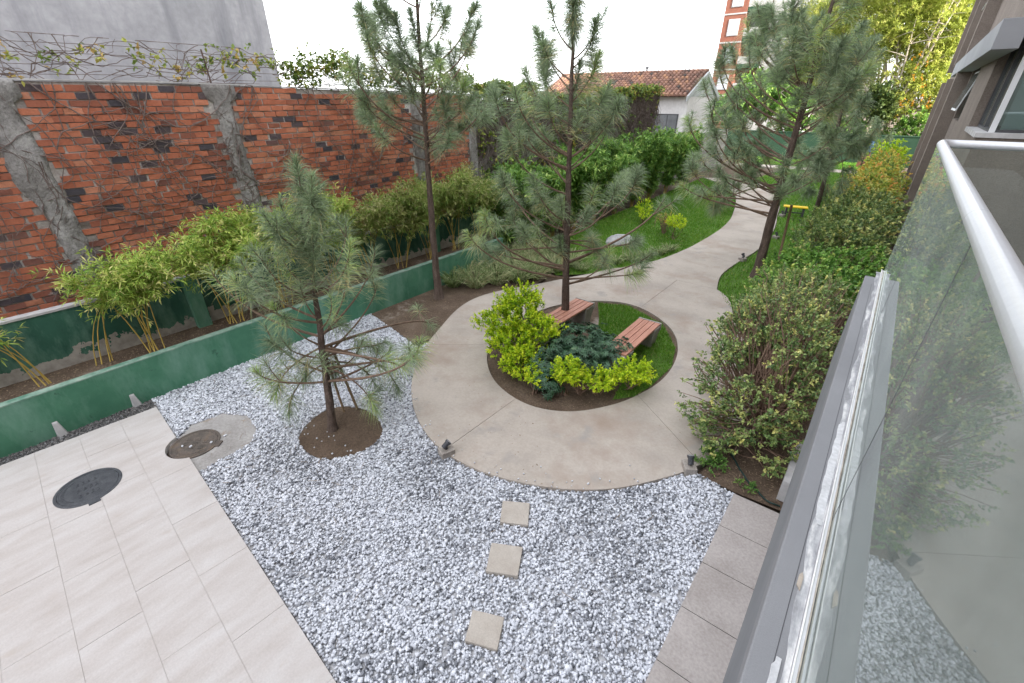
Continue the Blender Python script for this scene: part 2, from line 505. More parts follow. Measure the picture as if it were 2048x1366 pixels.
m, nt, out = new_mat("far_glass")
principled(nt, out, (0.42, 0.45, 0.50), 0.25, 0.0, 0.6)

surf("bench_wood", [(0.3, (0.450, 0.206, 0.144)), (0.7, (0.625, 0.312, 0.225))], 5, 0.6, (6, 0.5, 6), fine=50, fine_amt=0.2)
surf("bench_concrete", [(0.3, (0.33, 0.31, 0.28)), (0.7, (0.46, 0.44, 0.41))], 5, 0.9, fine=30, fine_amt=0.3)
surf("lamp_metal", [(0.3, (0.05, 0.052, 0.058)), (0.7, (0.10, 0.10, 0.11))], 30, 0.45, metallic=0.3)
surf("lamp_lens", [(0.3, (0.20, 0.21, 0.22)), (0.7, (0.34, 0.35, 0.36))], 10, 0.15, spec=0.6)
surf("lamp_base", [(0.3, (0.30, 0.26, 0.23)), (0.7, (0.46, 0.42, 0.38))], 14, 0.9, fine=60, fine_amt=0.3)
surf("cast_iron", [(0.3, (0.075, 0.08, 0.092)), (0.7, (0.13, 0.137, 0.15))], 12, 0.55, metallic=0.35, fine=70, fine_amt=0.3)
surf("rusty_iron", [(0.3, (0.10, 0.09, 0.08)), (0.55, (0.17, 0.14, 0.12)), (0.75, (0.22, 0.16, 0.11))], 6, 0.8, metallic=0.15, fine=50, fine_amt=0.4)
surf("collar_concrete", [(0.3, (0.30, 0.28, 0.265)), (0.7, (0.45, 0.43, 0.415))], 3, 0.9, fine=30, fine_amt=0.3, stain=[(2.0, 0.58, 0.72, (0.25, 0.19, 0.14))], bscale=40, bstrength=0.4)
surf("stake_wood", [(0.3, (0.22, 0.15, 0.09)), (0.7, (0.38, 0.27, 0.17))], 8, 0.9, (8, 8, 0.8), fine=40, fine_amt=0.3)
surf("pine_bark", [(0.3, (0.085, 0.062, 0.05)), (0.55, (0.16, 0.115, 0.092)), (0.75, (0.25, 0.185, 0.15))], 16, 0.95, (1, 1, 0.25), fine=60, fine_amt=0.5, bscale=26, bstrength=0.9, bdist=0.03)
surf("twig_bark", [(0.3, (0.13, 0.088, 0.062)), (0.7, (0.25, 0.17, 0.125))], 12, 0.9)
surf("dry_twig", [(0.3, (0.170, 0.106, 0.076)), (0.7, (0.303, 0.203, 0.148))], 9, 0.95)
surf("vine_stem", [(0.3, (0.10, 0.075, 0.065)), (0.7, (0.21, 0.165, 0.15))], 9, 0.95)
surf("bamboo_culm", [(0.3, (0.30, 0.22, 0.045)), (0.7, (0.48, 0.33, 0.075))], 6, 0.5, (1, 1, 0.3))
tinted("pine_needle", [(0.0, (0.128, 0.186, 0.105)), (0.35, (0.234, 0.305, 0.178)), (0.7, (0.376, 0.460, 0.282)), (0.88, (0.317, 0.535, 0.131)), (1.0, (0.604, 0.521, 0.263))], 0.5, trans=0.25, spec=0.4)
tinted("bamboo_leaf", [(0.0, (0.149, 0.279, 0.047)), (0.4, (0.311, 0.475, 0.079)), (0.75, (0.534, 0.622, 0.140)), (1.0, (0.681, 0.622, 0.266))], 0.5, trans=0.28)
tinted("bamboo_leaf_dry", [(0.0, (0.120, 0.236, 0.041)), (0.4, (0.264, 0.383, 0.082)), (0.7, (0.432, 0.457, 0.150)), (1.0, (0.529, 0.501, 0.259))], 0.6, trans=0.25)
tinted("hedge_leaf", [(0.0, (0.068, 0.159, 0.033)), (0.5, (0.151, 0.302, 0.060)), (0.85, (0.287, 0.469, 0.098)), (1.0, (0.423, 0.544, 0.136))], 0.5, trans=0.25)
tinted("lime_leaf", [(0.0, (0.140, 0.290, 0.018)), (0.4, (0.330, 0.523, 0.023)), (0.8, (0.597, 0.755, 0.031)), (1.0, (0.737, 0.813, 0.054))], 0.45, trans=0.3)
tinted("schefflera_leaf", [(0.0, (0.023, 0.070, 0.035)), (0.5, (0.046, 0.115, 0.057)), (0.85, (0.082, 0.181, 0.088)), (1.0, (0.139, 0.229, 0.103))], 0.35, trans=0.12, spec=0.5)
tinted("privet_leaf", [(0.0, (0.086, 0.156, 0.053)), (0.45, (0.208, 0.314, 0.095)), (0.8, (0.418, 0.484, 0.161)), (1.0, (0.702, 0.664, 0.228))], 0.4, trans=0.2, spec=0.45)
tinted("privet_new_leaf", [(0.0, (0.135, 0.231, 0.050)), (0.4, (0.337, 0.442, 0.083)), (0.75, (0.642, 0.585, 0.119)), (1.0, (0.759, 0.390, 0.102))], 0.4, trans=0.25, spec=0.4)
tinted("ivy_leaf", [(0.0, (0.070, 0.173, 0.035)), (0.5, (0.173, 0.345, 0.063)), (0.9, (0.328, 0.516, 0.110)), (1.0, (0.532, 0.595, 0.141))], 0.5, trans=0.22)
tinted("creeper_leaf", [(0.0, (0.084, 0.144, 0.036)), (0.5, (0.204, 0.288, 0.060)), (0.8, (0.372, 0.396, 0.084)), (1.0, (0.504, 0.348, 0.120))], 0.55, trans=0.28)
tinted("border_grass_leaf", [(0.0, (0.088, 0.138, 0.044)), (0.5, (0.213, 0.288, 0.100)), (0.8, (0.425, 0.475, 0.250)), (1.0, (0.525, 0.450, 0.275))], 0.55, trans=0.2)
tinted("far_leaf", [(0.0, (0.20, 0.27, 0.06)), (0.4, (0.38, 0.45, 0.09)), (0.8, (0.54, 0.58, 0.14)), (1.0, (0.66, 0.64, 0.20))], 0.5, trans=0.5)
tinted("dark_leaf", [(0.0, (0.03, 0.06, 0.018)), (0.5, (0.07, 0.11, 0.03)), (1.0, (0.16, 0.20, 0.05))], 0.5, trans=0.2)
tinted("orange_flower", [(0.0, (0.55, 0.22, 0.02)), (1.0, (0.75, 0.38, 0.03))], 0.5, trans=0.35)
surf("pale_bark", [(0.3, (0.34, 0.29, 0.23)), (0.7, (0.52, 0.46, 0.38))], 2, 0.9)
surf("house_glass", [(0.3, (0.10, 0.105, 0.11)), (0.7, (0.20, 0.205, 0.21))], 1.5, 0.2, spec=0.6)
surf("old_plaster", [(0.3, (0.20, 0.185, 0.17)), (0.55, (0.36, 0.34, 0.32)), (0.8, (0.55, 0.53, 0.51))], 1.1, 0.95, fine=7, fine_amt=0.35)
surf("rock_pale", [(0.3, (0.36, 0.355, 0.35)), (0.7, (0.58, 0.575, 0.57))], 5, 0.9, fine=30, fine_amt=0.35, bscale=14, bstrength=0.7, bdist=0.03)
surf("yellow_paint", [(0.3, (0.72, 0.47, 0.01)), (0.7, (0.80, 0.55, 0.015))], 5, 0.5)
surf("blue_plastic", [(0.3, (0.02, 0.11, 0.46)), (0.7, (0.04, 0.17, 0.58))], 5, 0.4)
surf("far_brick", [(0.3, (0.174, 0.065, 0.045)), (0.7, (0.221, 0.092, 0.063))], 2, 0.9)
surf("far_white", [(0.3, (0.326, 0.321, 0.321)), (0.7, (0.379, 0.374, 0.369))], 1, 0.9)
surf("house_plaster", [(0.3, (0.60, 0.575, 0.565)), (0.7, (0.72, 0.70, 0.69))], 1.2, 0.9, fine=8, fine_amt=0.15, stain=[(1.4, 0.62, 0.8, (0.46, 0.44, 0.42), (1, 1, 0.3))])
surf("gable_grey", [(0.3, (0.40, 0.42, 0.42)), (0.7, (0.50, 0.52, 0.52))], 1.2, 0.9, fine=8, fine_amt=0.2)
tinted("roof_tile", [(0.0, (0.068, 0.057, 0.051)), (0.3, (0.164, 0.091, 0.067)), (0.7, (0.274, 0.151, 0.111)), (1.0, (0.376, 0.204, 0.119))], 0.9, fine=14, fine_amt=0.35)
surf("mural_green", [(0.3, (0.015, 0.045, 0.027)), (0.6, (0.027, 0.066, 0.039)), (0.8, (0.066, 0.090, 0.036))], 0.8, 0.85)
surf("hose_rubber", [(0.3, (0.01, 0.03, 0.025)), (0.7, (0.02, 0.045, 0.04))], 9, 0.5)
surf("black_paint", [(0.3, (0.012, 0.012, 0.016)), (0.7, (0.02, 0.02, 0.026))], 5, 0.3, spec=0.5)
surf("red_lens", [(0.3, (0.40, 0.03, 0.06)), (0.7, (0.50, 0.05, 0.09))], 5, 0.3)
surf("rusty_wire", [(0.3, (0.09, 0.06, 0.05)), (0.7, (0.17, 0.12, 0.10))], 8, 0.8, metallic=0.3)

# ------------------------------------------------------------------ ground, soil, lawns
def structure(o):
    return tag(o, kind="structure")

def sheet(name, poly, z, mat, parent=None):
    tri = tessellate_polygon([[Vector((p[0], p[1], 0)) for p in poly]])
    fs = []
    for t in tri:
        a, b, c = poly[t[0]], poly[t[1]], poly[t[2]]
        s = (b[0] - a[0]) * (c[1] - a[1]) - (c[0] - a[0]) * (b[1] - a[1])
        fs.append(t if s > 0 else (t[0], t[2], t[1]))
    return MB().add([(p[0], p[1], z) for p in poly], fs).build(name, mat, parent)

structure(sheet("ground", [(-900, -900), (900, -900), (900, 900), (-900, 900)], -0.06, "earth"))

# path outline: polar curves about the middle of the round bed
PC = (-3.5, 6.78)
INNER = [(-4.44, 8.72), (-3.76, 9.01), (-2.75, 8.57), (-2.15, 7.69), (-1.97, 6.91), (-2.03, 5.99), (-2.3, 5.27), (-2.74, 4.72), (-3.26, 4.5),
         (-3.97, 4.6), (-4.53, 4.95), (-4.95, 5.46), (-5.2, 6.2), (-5.22, 7.1), (-5.0, 8.0)]
OUTER = [(-6.78, 7.03), (-6.28, 5.44), (-5.49, 4.1), (-4.95, 3.57), (-4.26, 3.15), (-3.58, 2.96), (-2.94, 3.0), (-2.36, 3.19), (-1.93, 3.42),
         (-1.5, 3.77), (-1.13, 4.25), (-0.82, 4.79), (-0.62, 5.6), (-0.62, 6.8), (-0.95, 8.2), (-1.65, 9.6), (-2.5, 11.2), (-5.06, 11.2), (-5.5, 10.2), (-6.15, 8.75)]

def polar_curve(pts):
    a = sorted((math.atan2(p[1] - PC[1], p[0] - PC[0]), math.hypot(p[0] - PC[0], p[1] - PC[1])) for p in pts)
    A = np.array([q[0] for q in a]); Rr = np.array([q[1] for q in a])
    A = np.concatenate([A - 2 * math.pi, A, A + 2 * math.pi]); Rr = np.tile(Rr, 3)
    # smooth cubic (Catmull-Rom) resampling
    def f(t):
        i = np.searchsorted(A, t) - 1
        t0, t1 = A[i], A[i + 1]
        u = (t - t0) / (t1 - t0)
        m0 = (Rr[i + 1] - Rr[i - 1]) / (A[i + 1] - A[i - 1]) * (t1 - t0)
        m1 = (Rr[i + 2] - Rr[i]) / (A[i + 2] - A[i]) * (t1 - t0)
        return (2*u**3 - 3*u**2 + 1) * Rr[i] + (u**3 - 2*u**2 + u) * m0 + (-2*u**3 + 3*u**2) * Rr[i + 1] + (u**3 - u**2) * m1
    return f
fin, fout = polar_curve(INNER), polar_curve(OUTER)

def pol(f, t):
    r = float(f(t)); return (PC[0] + r * math.cos(t), PC[1] + r * math.sin(t))
OUTER_RING = [pol(fout, R(t)) for t in range(-180, 180, 3)]
INNER_RING = [pol(fin, R(t)) for t in range(-180, 180, 4)]

path = empty("path")
structure(path)
sheet("path_bed", OUTER_RING, -0.012, "joint_fill", path)
joints = [-141, -91, -35, 22, 90, 152, 219]
for a, b in zip(joints[:-1], joints[1:]):
    n = max(4, int((b - a) / 3))
    ga, gb = a + 0.055, b - 0.055
    ts = [R(ga + (gb - ga) * i / n) for i in range(n + 1)]
    poly = [pol(fout, t) for t in ts] + [pol(fin, t) for t in reversed(ts)]
    MB().prism(poly, -0.10, 0.045 + random.uniform(-.002, .002)).build("slab", "path_concrete", path)
LEFT = [(-5.06, 11.21), (-4.57, 12.4), (-4.3, 14.0), (-4.21, 15.6), (-4.2, 17.27), (-4.35, 19.0), (-4.65, 20.6), (-5.1, 22.6), (-5.75, 24.7), (-7.0, 27.1), (-8.6, 28.9)]
RIGHT = [(-2.5, 11.21), (-2.72, 12.3), (-2.68, 13.6), (-2.52, 15.5), (-2.6, 17.6), (-2.78, 19.2), (-3.05, 20.8), (-3.35, 22.8), (-3.85, 24.9), (-4.9, 27.6), (-6.4, 30.2)]
def dens(L, n=4):
    out = []
    for i in range(len(L) - 1):
        p0 = Vector(L[max(i - 1, 0)]); p1 = Vector(L[i]); p2 = Vector(L[i + 1]); p3 = Vector(L[min(i + 2, len(L) - 1)])
        for k in range(n):
            u = k / n
            out.append(tuple(0.5 * ((2 * p1) + (p2 - p0) * u + (2*p0 - 5*p1 + 4*p2 - p3) * u*u + (-p0 + 3*p1 - 3*p2 + p3) * u**3)))
    return out + [L[-1]]
DL, DR = dens(LEFT), dens(RIGHT)
cuts = [0, 8, 16, 24, 32, 40]
for a, b in zip(cuts[:-1], cuts[1:]):
    g = 0.002
    P0 = [(p[0], p[1] + (g if i == 0 else (-g if i == b - a else 0))) for i, p in enumerate(DL[a:b + 1])]
    P1 = [(p[0], p[1] + (g if i == 0 else (-g if i == b - a else 0))) for i, p in enumerate(DR[a:b + 1])]
    MB().prism(P0 + P1[::-1], -0.10, 0.045).build("slab", "path_concrete", path)
cross = [(-9, 36.2), (-4, 36.4), (0.4, 36.6), (0.4, 38.0), (-4, 37.9), (-9, 37.6)]
MB().prism(cross, -0.10, 0.04).build("slab", "path_concrete", path)

# soil of the round bed and of the corner beside the planter
structure(sheet("soil_bed", INNER_RING, 0.012, "soil"))
CORNER_SOIL = [(-8.04, 5.0), (-7.2, 4.86), (-6.3, 4.72), (-6.1, 5.0)] + [pol(fout, R(t)) for t in (202, 194, 186, 178, 170, 162, 154, 146)] + [(-6.3, 9.3), (-8.04, 10.6)]
structure(sheet("soil_corner", CORNER_SOIL, 0.006, "soil"))
HEDGE_SOIL = [(-0.76, 4.70), (-0.30, 4.70), (0.17, 4.74), (0.9, 4.9), (0.9, 36), (-1.0, 36), (-1.0, 12), (-1.4, 9.9), (-0.9, 8.2), (-0.6, 6.8), (-0.6, 5.6)]
structure(sheet("hedge_soil", HEDGE_SOIL, 0.003, "soil"))

# lawns: a ground sheet with blades on it
ISLAND_LAWN = [(-4.40, 8.66), (-3.95, 7.9), (-3.62, 7.2), (-3.35, 6.75), (-2.75, 6.5), (-2.45, 6.0), (-2.35, 5.45), (-2.12, 5.75), (-2.03, 6.2), (-2.0, 7.0), (-2.2, 7.7), (-2.78, 8.52), (-3.76, 8.95)]
LEFT_LAWN = [(-6.2, 9.6), (-5.6, 10.2)] + [(p[0] - .02, p[1]) for p in DL] + [(-8.7, 29), (-8.4, 20), (-8.2, 12), (-7.6, 10.6)]
RIGHT_LAWN = [(p[0] + .02, p[1]) for p in DR] + [(-6.2, 30.5), (-5.5, 36.3), (-0.6, 36.5), (-0.8, 26), (-0.9, 18), (-0.9, 12.4), (-1.55, 9.95), (-2.0, 10.3)]
FAR_LAWN = [(-9, 37.7), (-4, 38), (0.4, 38.1), (0.4, 42.8), (-9, 42.8)]
structure(sheet("island_lawn", ISLAND_LAWN, 0.022, "lawn_ground"))
structure(sheet("left_lawn", LEFT_LAWN, 0.014, "lawn_ground"))
structure(sheet("right_lawn", RIGHT_LAWN, 0.014, "lawn_ground"))
structure(sheet("far_lawn", FAR_LAWN, 0.010, "lawn_ground"))

def grass(name, poly, n, L, W, label, z=0.02, holes=()):
    P2 = scatter(poly, n, holes)
    thin = vnoise(P2, 1.3, 3)
    P2 = P2[rng.random(len(P2)) < np.clip(1.25 - 0.55 * (thin > 0.72), 0, 1)]
    k = len(P2)
    P = np.column_stack([P2, np.full(k, z)])
    D = rng.normal(0, 0.42, (k, 3)); D[:, 2] = 1.0
    D = unit(D)
    Ln = rng.uniform(0.6, 1.25, k) * L
    S = unit(np.cross(D, rand_dirs(k)))
    w = S * (W * rng.uniform(.7, 1.2, k))[:, None] * 0.5
    tip = P + D * Ln[:, None]
    V = np.stack([P - w, P + w, tip], 1).reshape(-1, 3)
    F = np.arange(3 * k).reshape(-1, 3)
    t = np.clip(rng.normal(0.42, 0.2, k) + (vnoise(P2, 0.9, 5) - 0.5) * 0.4, 0, 0.9)
    t[rng.random(k) < 0.03] = 1.0
    o = link(name, np_mesh(name, V, F, np.repeat(t, 3)), "grass_blade")
    return tag(o, label, "grass", kind="stuff")
grass("grass", ISLAND_LAWN, 26000, 0.062, 0.011, "short green grass in the round bed behind the benches")
near_left = [p for p in LEFT_LAWN if p[1] < 19] 
grass("grass", LEFT_LAWN, 90000, 0.07, 0.016, "mown grass on the lawn left of the winding path")
grass("grass", RIGHT_LAWN, 95000, 0.075, 0.018, "mown grass on the lawn between the path and the clipped hedge")
grass("grass", FAR_LAWN, 16000, 0.10, 0.03, "grass at the far end before the green boundary wall")

# ------------------------------------------------------------------ paving: patio slabs, strip by the building, stepping stones
patio = empty("patio"); structure(patio)
ex = Vector((math.cos(R(-3.5)), math.sin(R(-3.5)))); ey = Vector((-ex.y, ex.x))
corner = Vector((-7.70, 0.87))
RW, TL = 0.455, 0.90
M1, M2 = Vector((-6.44, -0.20)), Vector((-6.36, 0.92))         # the two manholes
BED = [corner + ex * a + ey * b for a, b in ((0.002, -0.002), (0.002, -4.54), (10.398, -4.54), (10.398, -0.002))]
def cut_circle(poly, c, r, n=60):
    """slab outline with a round bite, done by bmesh boolean-free clipping: drop corner points inside and follow the arc"""
    pts = []
    m = len(poly)
    for i in range(m):
        a, b = Vector(poly[i]), Vector(poly[(i + 1) % m])
        for k in range(n):
            pts.append(a + (b - a) * k / n)
    outp = []
    for p in pts:
        d = p - c
        if d.length < r:
            p = c + d.normalized() * r if d.length > 1e-4 else p
        outp.append(p)
    res = [outp[0]]
    for p in outp[1:]:
        if (p - res[-1]).length > 0.012: res.append(p)
    return [tuple(p) for p in res]
sheet("patio_bed", cut_circle(BED, M2, 0.33, 500), 0.0462, "patio_joint", patio)
g = 0.0018
for r in range(10):
    off = 0.27 if r % 2 else 0.0
    a = -off
    while a < 10.4:
        a0, a1 = max(a, 0.0), min(a + TL, 10.4)
        a += TL
        if a1 - a0 < 0.05: continue
        b0, b1 = -r * RW, -(r + 1) * RW
        poly = [corner + ex * (a0 + g) + ey * (b0 - (g if r else 0)), corner + ex * (a0 + g) + ey * (b1 + g), corner + ex * (a1 - g) + ey * (b1 + g), corner + ex * (a1 - g) + ey * (b0 - (g if r else 0))]
        mid = sum(poly, Vector((0, 0))) / 4
        poly = [tuple(p) for p in poly]
        for c, rr in ((M2, 0.325),):
            if (mid - c).length < 1.1:
                q = cut_circle(poly, c, rr)
                if any((Vector(p) - c).length < rr + 0.02 for p in q): poly = q
        if len(poly) == 4:
            MB().prism(poly, -0.03, 0.05 + random.uniform(-.0012, .0012)).build("slab", "patio_stone", patio)
        else:
            # slab with a round cut-out: quads between outline and its bitten copy need the clipped outline
            MB().prism(poly, -0.03, 0.05).build("slab", "patio_stone", patio)

strip = empty("paved_strip"); structure(strip)
sheet("strip_bed", [(-0.31, -3), (0.4, -3), (0.4, 4.66), (-0.31, 4.62)], 0.004, "joint_fill", strip)
y = 4.64
while y > -2.5:
    L = 0.575
    MB().prism([(-0.31, y - 0.02), (0.40, y), (0.40, y - L + 0.008), (-0.31, y - L - 0.012)], -0.03, 0.055 + random.uniform(-.002, .002)).build("slab", "strip_stone", strip)
    y -= L

for k, (pts, lab) in enumerate([
        ([(-2.40, 2.81), (-2.13, 2.98), (-1.96, 2.72), (-2.23, 2.56)], "square beige stepping stone nearest the round concrete path"),
        ([(-2.13, 2.30), (-1.84, 2.47), (-1.68, 2.18), (-1.96, 2.02)], "square beige stepping stone in the middle of the row of three"),
        ([(-1.80, 1.66), (-1.53, 1.79), (-1.40, 1.54), (-1.67, 1.42)], "square beige stepping stone farthest from the round path, tilted in the gravel")]):
    mb = MB().prism(pts, -0.01, 0.05)
    o = mb.build("stepping_stone", "step_stone", bevel=0.004)
    tag(o, lab, "paving slab", "stepping stones in the white gravel")

# ------------------------------------------------------------------ gravel
SOIL_DISC = [(-5.03 + 0.60 * math.cos(t) * (1 + .06 * math.sin(3 * t)), 2.34 + 0.56 * math.sin(t) * (1 + .05 * math.cos(2 * t))) for t in [2 * math.pi * i / 30 for i in range(30)]]
COLLAR = [(-6.60, 0.72), (-6.86, 1.05), (-6.80, 1.45), (-6.45, 1.66), (-6.02, 1.62), (-5.78, 1.40), (-5.74, 0.74)]
def edge_y(x): return corner.y + (x - corner.x) * ex.y / ex.x
GRAVEL = [(-8.05, edge_y(-8.05) + .01), (-0.31, edge_y(-.31) + .01), (-0.31, 4.66), (-0.78, 4.72)] + [pol(fout, R(t)) for t in range(-36, -146, -4)] + [(-6.1, 4.66), (-7.2, 4.86), (-8.05, 5.0)]
structure(sheet("gravel_floor", GRAVEL, -0.004, "gravel_bed_floor"))
stone_holes = [SOIL_DISC, COLLAR] + [[(-2.40, 2.81), (-2.13, 2.98), (-1.96, 2.72), (-2.23, 2.56)], [(-2.13, 2.30), (-1.84, 2.47), (-1.68, 2.18), (-1.96, 2.02)], [(-1.80, 1.66), (-1.53, 1.79), (-1.40, 1.54), (-1.67, 1.42)]]
P2 = scatter(GRAVEL, 98000, stone_holes)
k = len(P2)
cl = vnoise(P2, 1.1, 11) * 0.6 + vnoise(P2, 3.1, 12) * 0.4
tint = np.where(rng.random(k) < 0.10 + 0.75 * np.clip(cl - 0.47, 0, 1) * 1.6, rng.uniform(0.06, 0.46, k), rng.uniform(0.50, 1.0, k))
size = rng.uniform(0.55, 1.0, k) ** 1.3 * 0.0268 * np.where(rng.random(k) < .06, 1.5, 1.0)
P3 = np.column_stack([P2, rng.uniform(-0.004, 0.022, k)])
o = link("gravel", stones_mesh("gravel", P3, size, tint), "white_gravel")
tag(o, "white and grey crushed stone covering the bed beside the patio", "gravel", kind="stuff")
P2 = scatter([(-8.05, -4), (-7.70, -3.9), (-7.70, edge_y(-7.7)), (-8.05, edge_y(-8.05) + .05)], 9000)
k = len(P2)
P3 = np.column_stack([P2, rng.uniform(0.0, 0.02, k)])
o = link("gravel", stones_mesh("dark_gravel", P3, rng.uniform(0.008, 0.018, k), rng.random(k)), "dark_gravel")
tag(o, "dark grey grit in the gutter between green wall and patio", "gravel", kind="stuff")
structure(sheet("gutter_floor", [(-8.06, -4), (-7.69, -4), (-7.69, edge_y(-7.69)), (-8.06, edge_y(-8.06) + .05)], -0.003, "gravel_bed_floor"))

# mound of bare soil round the young pine
mb = MB()
ring = 30
vs = [(-5.03, 2.34, 0.055)]
for q in (0.35, 0.7, 1.0):
    for i in range(ring):
        p = SOIL_DISC[i]
        vs.append((-5.03 + (p[0] + 5.03) * q, 2.34 + (p[1] - 2.34) * q, 0.055 - 0.045 * q ** 3 + random.uniform(-.006, .006)))
fs = [(0, 1 + i, 1 + (i + 1) % ring) for i in range(ring)]
for j in range(2):
    for i in range(ring):
        a, b = 1 + j * ring + i, 1 + j * ring + (i + 1) % ring
        fs.append((a, a + ring, b + ring, b))
mb.add(vs, fs)
o = mb.build("soil_mound", "soil", smooth=True); structure(o)
# pale pebbles strewn over the soil, bark and leaf litter
def litter(name, poly, n, size, z, label):
    P2 = scatter(poly, n); k = len(P2)
    P = np.column_stack([P2, np.full(k, z)])
    D = rng.normal(size=(k, 3)); D[:, 2] *= 0.12
    V, F = leaves_arrays(P, D, rng.uniform(.5, 1.3, k) * size, rng.uniform(.3, .6, k) * size * .5, 0.1)
    o = link(name, np_mesh(name, V, F, np.repeat(rng.random(k), 4)), "dead_litter")
    tag(o, label, "leaf litter", kind="stuff")
litter("leaf_litter", INNER_RING, 2600, 0.035, 0.024, "dry leaf litter on the soil of the round bed")
litter("leaf_litter", CORNER_SOIL, 1500, 0.04, 0.016, "dry leaf litter on the bare soil beside the planter")
litter("leaf_litter", HEDGE_SOIL[:3] + [(0.3, 8), (-0.9, 8.0), (-0.6, 6.8), (-0.6, 5.6)], 1500, 0.045, 0.012, "dry leaf litter under the big bush by the building")

# brown pine needles and crumbs fallen on gravel and path
P2 = scatter(GRAVEL + [], 1500); kk = np.exp(-((P2[:, 0] + 5.0) ** 2 + (P2[:, 1] - 2.4) ** 2) / 1.6) + .06 > rng.random(len(P2)); P2 = P2[kk]; k = len(P2)
D = rng.normal(size=(k, 3)); D[:, 2] *= .1
V, F = needles_arrays(np.column_stack([P2, np.full(k, .034)]), D, rng.uniform(.08, .2, k), .005, 0)
o = link("leaf_litter", np_mesh("leaf_litter", V, F, np.repeat(rng.random(k), 5)), "dead_litter"); tag(o, "brown pine needles fallen on the gravel round the young pine", "leaf litter", kind="stuff")
P2 = scatter(OUTER_RING, 900, [INNER_RING]); kk = vnoise(P2, .9, 9) > .5; P2 = P2[kk]; k = len(P2)
D = rng.normal(size=(k, 3)); D[:, 2] *= .08
V, F = leaves_arrays(np.column_stack([P2, np.full(k, .052)]), D, rng.uniform(.012, .04, k), rng.uniform(.006, .014, k), .1)
o = link("leaf_litter", np_mesh("leaf_litter", V, F, np.repeat(rng.random(k), 4)), "dead_litter"); tag(o, "crumbs of dry leaf scattered over the round path", "leaf litter", kind="stuff")
ring2 = np.array([pol(fout, R(t)) for t in rng.uniform(-145, -36, 70)]); ctr = np.array(PC)
ring2 = ring2 + unit(ctr[None] - ring2) * np.abs(rng.normal(0, .10, 70))[:, None]
me = stones_mesh("strewn_pebbles", np.column_stack([ring2, np.full(70, .055)]), rng.uniform(.008, .018, 70), rng.uniform(.5, 1, 70))
tag(link("strewn_pebbles", me, "white_gravel"), "white chips kicked from the gravel onto the path edge", "gravel", kind="stuff")
# ------------------------------------------------------------------ brick boundary wall
WX = -9.60                                  # outer face of the brickwork
wall = empty("brick_wall", (WX, 3.5, 0), label="tall weathered red brick boundary wall with rough concrete columns", cat="wall")
def wpart(mb, name, mat, **kw):
    o = mb.build(name, mat, None, **kw)
    o.parent = wall
    o.matrix_parent_inverse = wall.matrix_world.inverted()
    return o
bpy.context.view_layer.update()
def wall_top(y): return 4.42 - max(0.0, (y - 3.0)) * 0.019
mb = MB()
ys = [-5 + i * 0.5 for i in range(31)] + [10.3]
vs, fs = [], []
for yy in ys:
    t = wall_top(yy) - 0.015
    vs += [(WX - 0.016, yy, -0.1), (WX - 0.016, yy, t), (WX - 0.22, yy, t), (WX - 0.22, yy, -0.1)]
for i in range(len(ys) - 1):
    a = 4 * i
    fs += [(a, a + 4, a + 5, a + 1), (a + 1, a + 5, a + 6, a + 2), (a + 2, a + 6, a + 7, a + 3)]
n = len(vs); fs += [(0, 1, 2, 3), (n - 4, n - 1, n - 2, n - 3)]
mb.add(vs, fs)
wpart(mb, "mortar_core", "mortar")

COLUMNS = [(1.03, 0.17, -0.16), (3.80, 0.17, -0.10), (8.15, 0.16, 0.0), (10.16, 0.17, 0.0)]
CH, BL, JT = 0.099, 0.232, 0.014
variants = []
def brick_verts(w, h, d):
    j = lambda s: random.uniform(-s, s)
    vs = []
    for z in (0, h):
        for yv in (0, w):
            for x in (-d, 0):
                vs.append((x + (j(.005) if x == 0 else 0), yv + j(.004), z + j(.004)))
    return vs
BF = [(0, 2, 3, 1), (4, 5, 7, 6), (0, 1, 5, 4), (2, 6, 7, 3), (0, 4, 6, 2), (1, 3, 7, 5)]
def brick_tint():
    u = random.random()
    if u < 0.12: return random.uniform(0.0, 0.19)
    if u < 0.28: return random.uniform(0.17, 0.4)
    return random.uniform(0.4, 1.0)
for k in range(60):
    variants.append(MB().add(brick_verts(BL - JT + random.uniform(-.01, .008), CH - JT - .004 + random.uniform(-.004, .004), 0.05), BF, brick_tint()).mesh("brick"))
spots = []
course = 0
z = 1.02
while z < 4.34:
    yv = -4.0 + (BL / 2 if course % 2 else 0) + random.uniform(-.03, .03)
    while yv < 10.05:
        jit = random.uniform(-.012, .012)
        ok = z + CH < wall_top(yv) + 0.005
        for cy, hw, lean in COLUMNS:
            c0 = cy - lean + lean * z / 4.4 * 1.6
            if abs(yv + BL / 2 - c0) < hw + BL * 0.16: ok = False
        if ok: spots.append((yv + jit, z))
        yv += BL
    course += 1
    z += CH
def seen_size(s):
    d = Vector((WX, s[0], s[1])) - Vector((0, 0, 4.2))
    return abs(d.x) / d.length ** 3 * (1.0 if (s[0] > -0.6 + 0.36 * (s[1] - 1.4) and s[1] > 1.6) else 0.02)
spots.sort(key=seen_size, reverse=True)
rest = MB()
for i, (yv, zz) in enumerate(spots):
    proud = random.uniform(-0.006, 0.006)
    if i < 300:
        o = bpy.data.objects.new("brick", random.choice(variants))
        col.objects.link(o)
        if not o.data.materials: o.data.materials.append(MATS["brick"])
        o.parent = wall
        o.location = (proud, yv - 3.5, zz)
    else:
        vs = brick_verts(BL - JT + random.uniform(-.012, .008), CH - JT - .004 + random.uniform(-.004, .004), 0.05)
        rest.add([(WX + proud + a, yv + b, zz + c) for a, b, c in vs], BF, brick_tint())
o = wpart(rest, "brick_courses", "brick"); tag(o, kind="stuff")
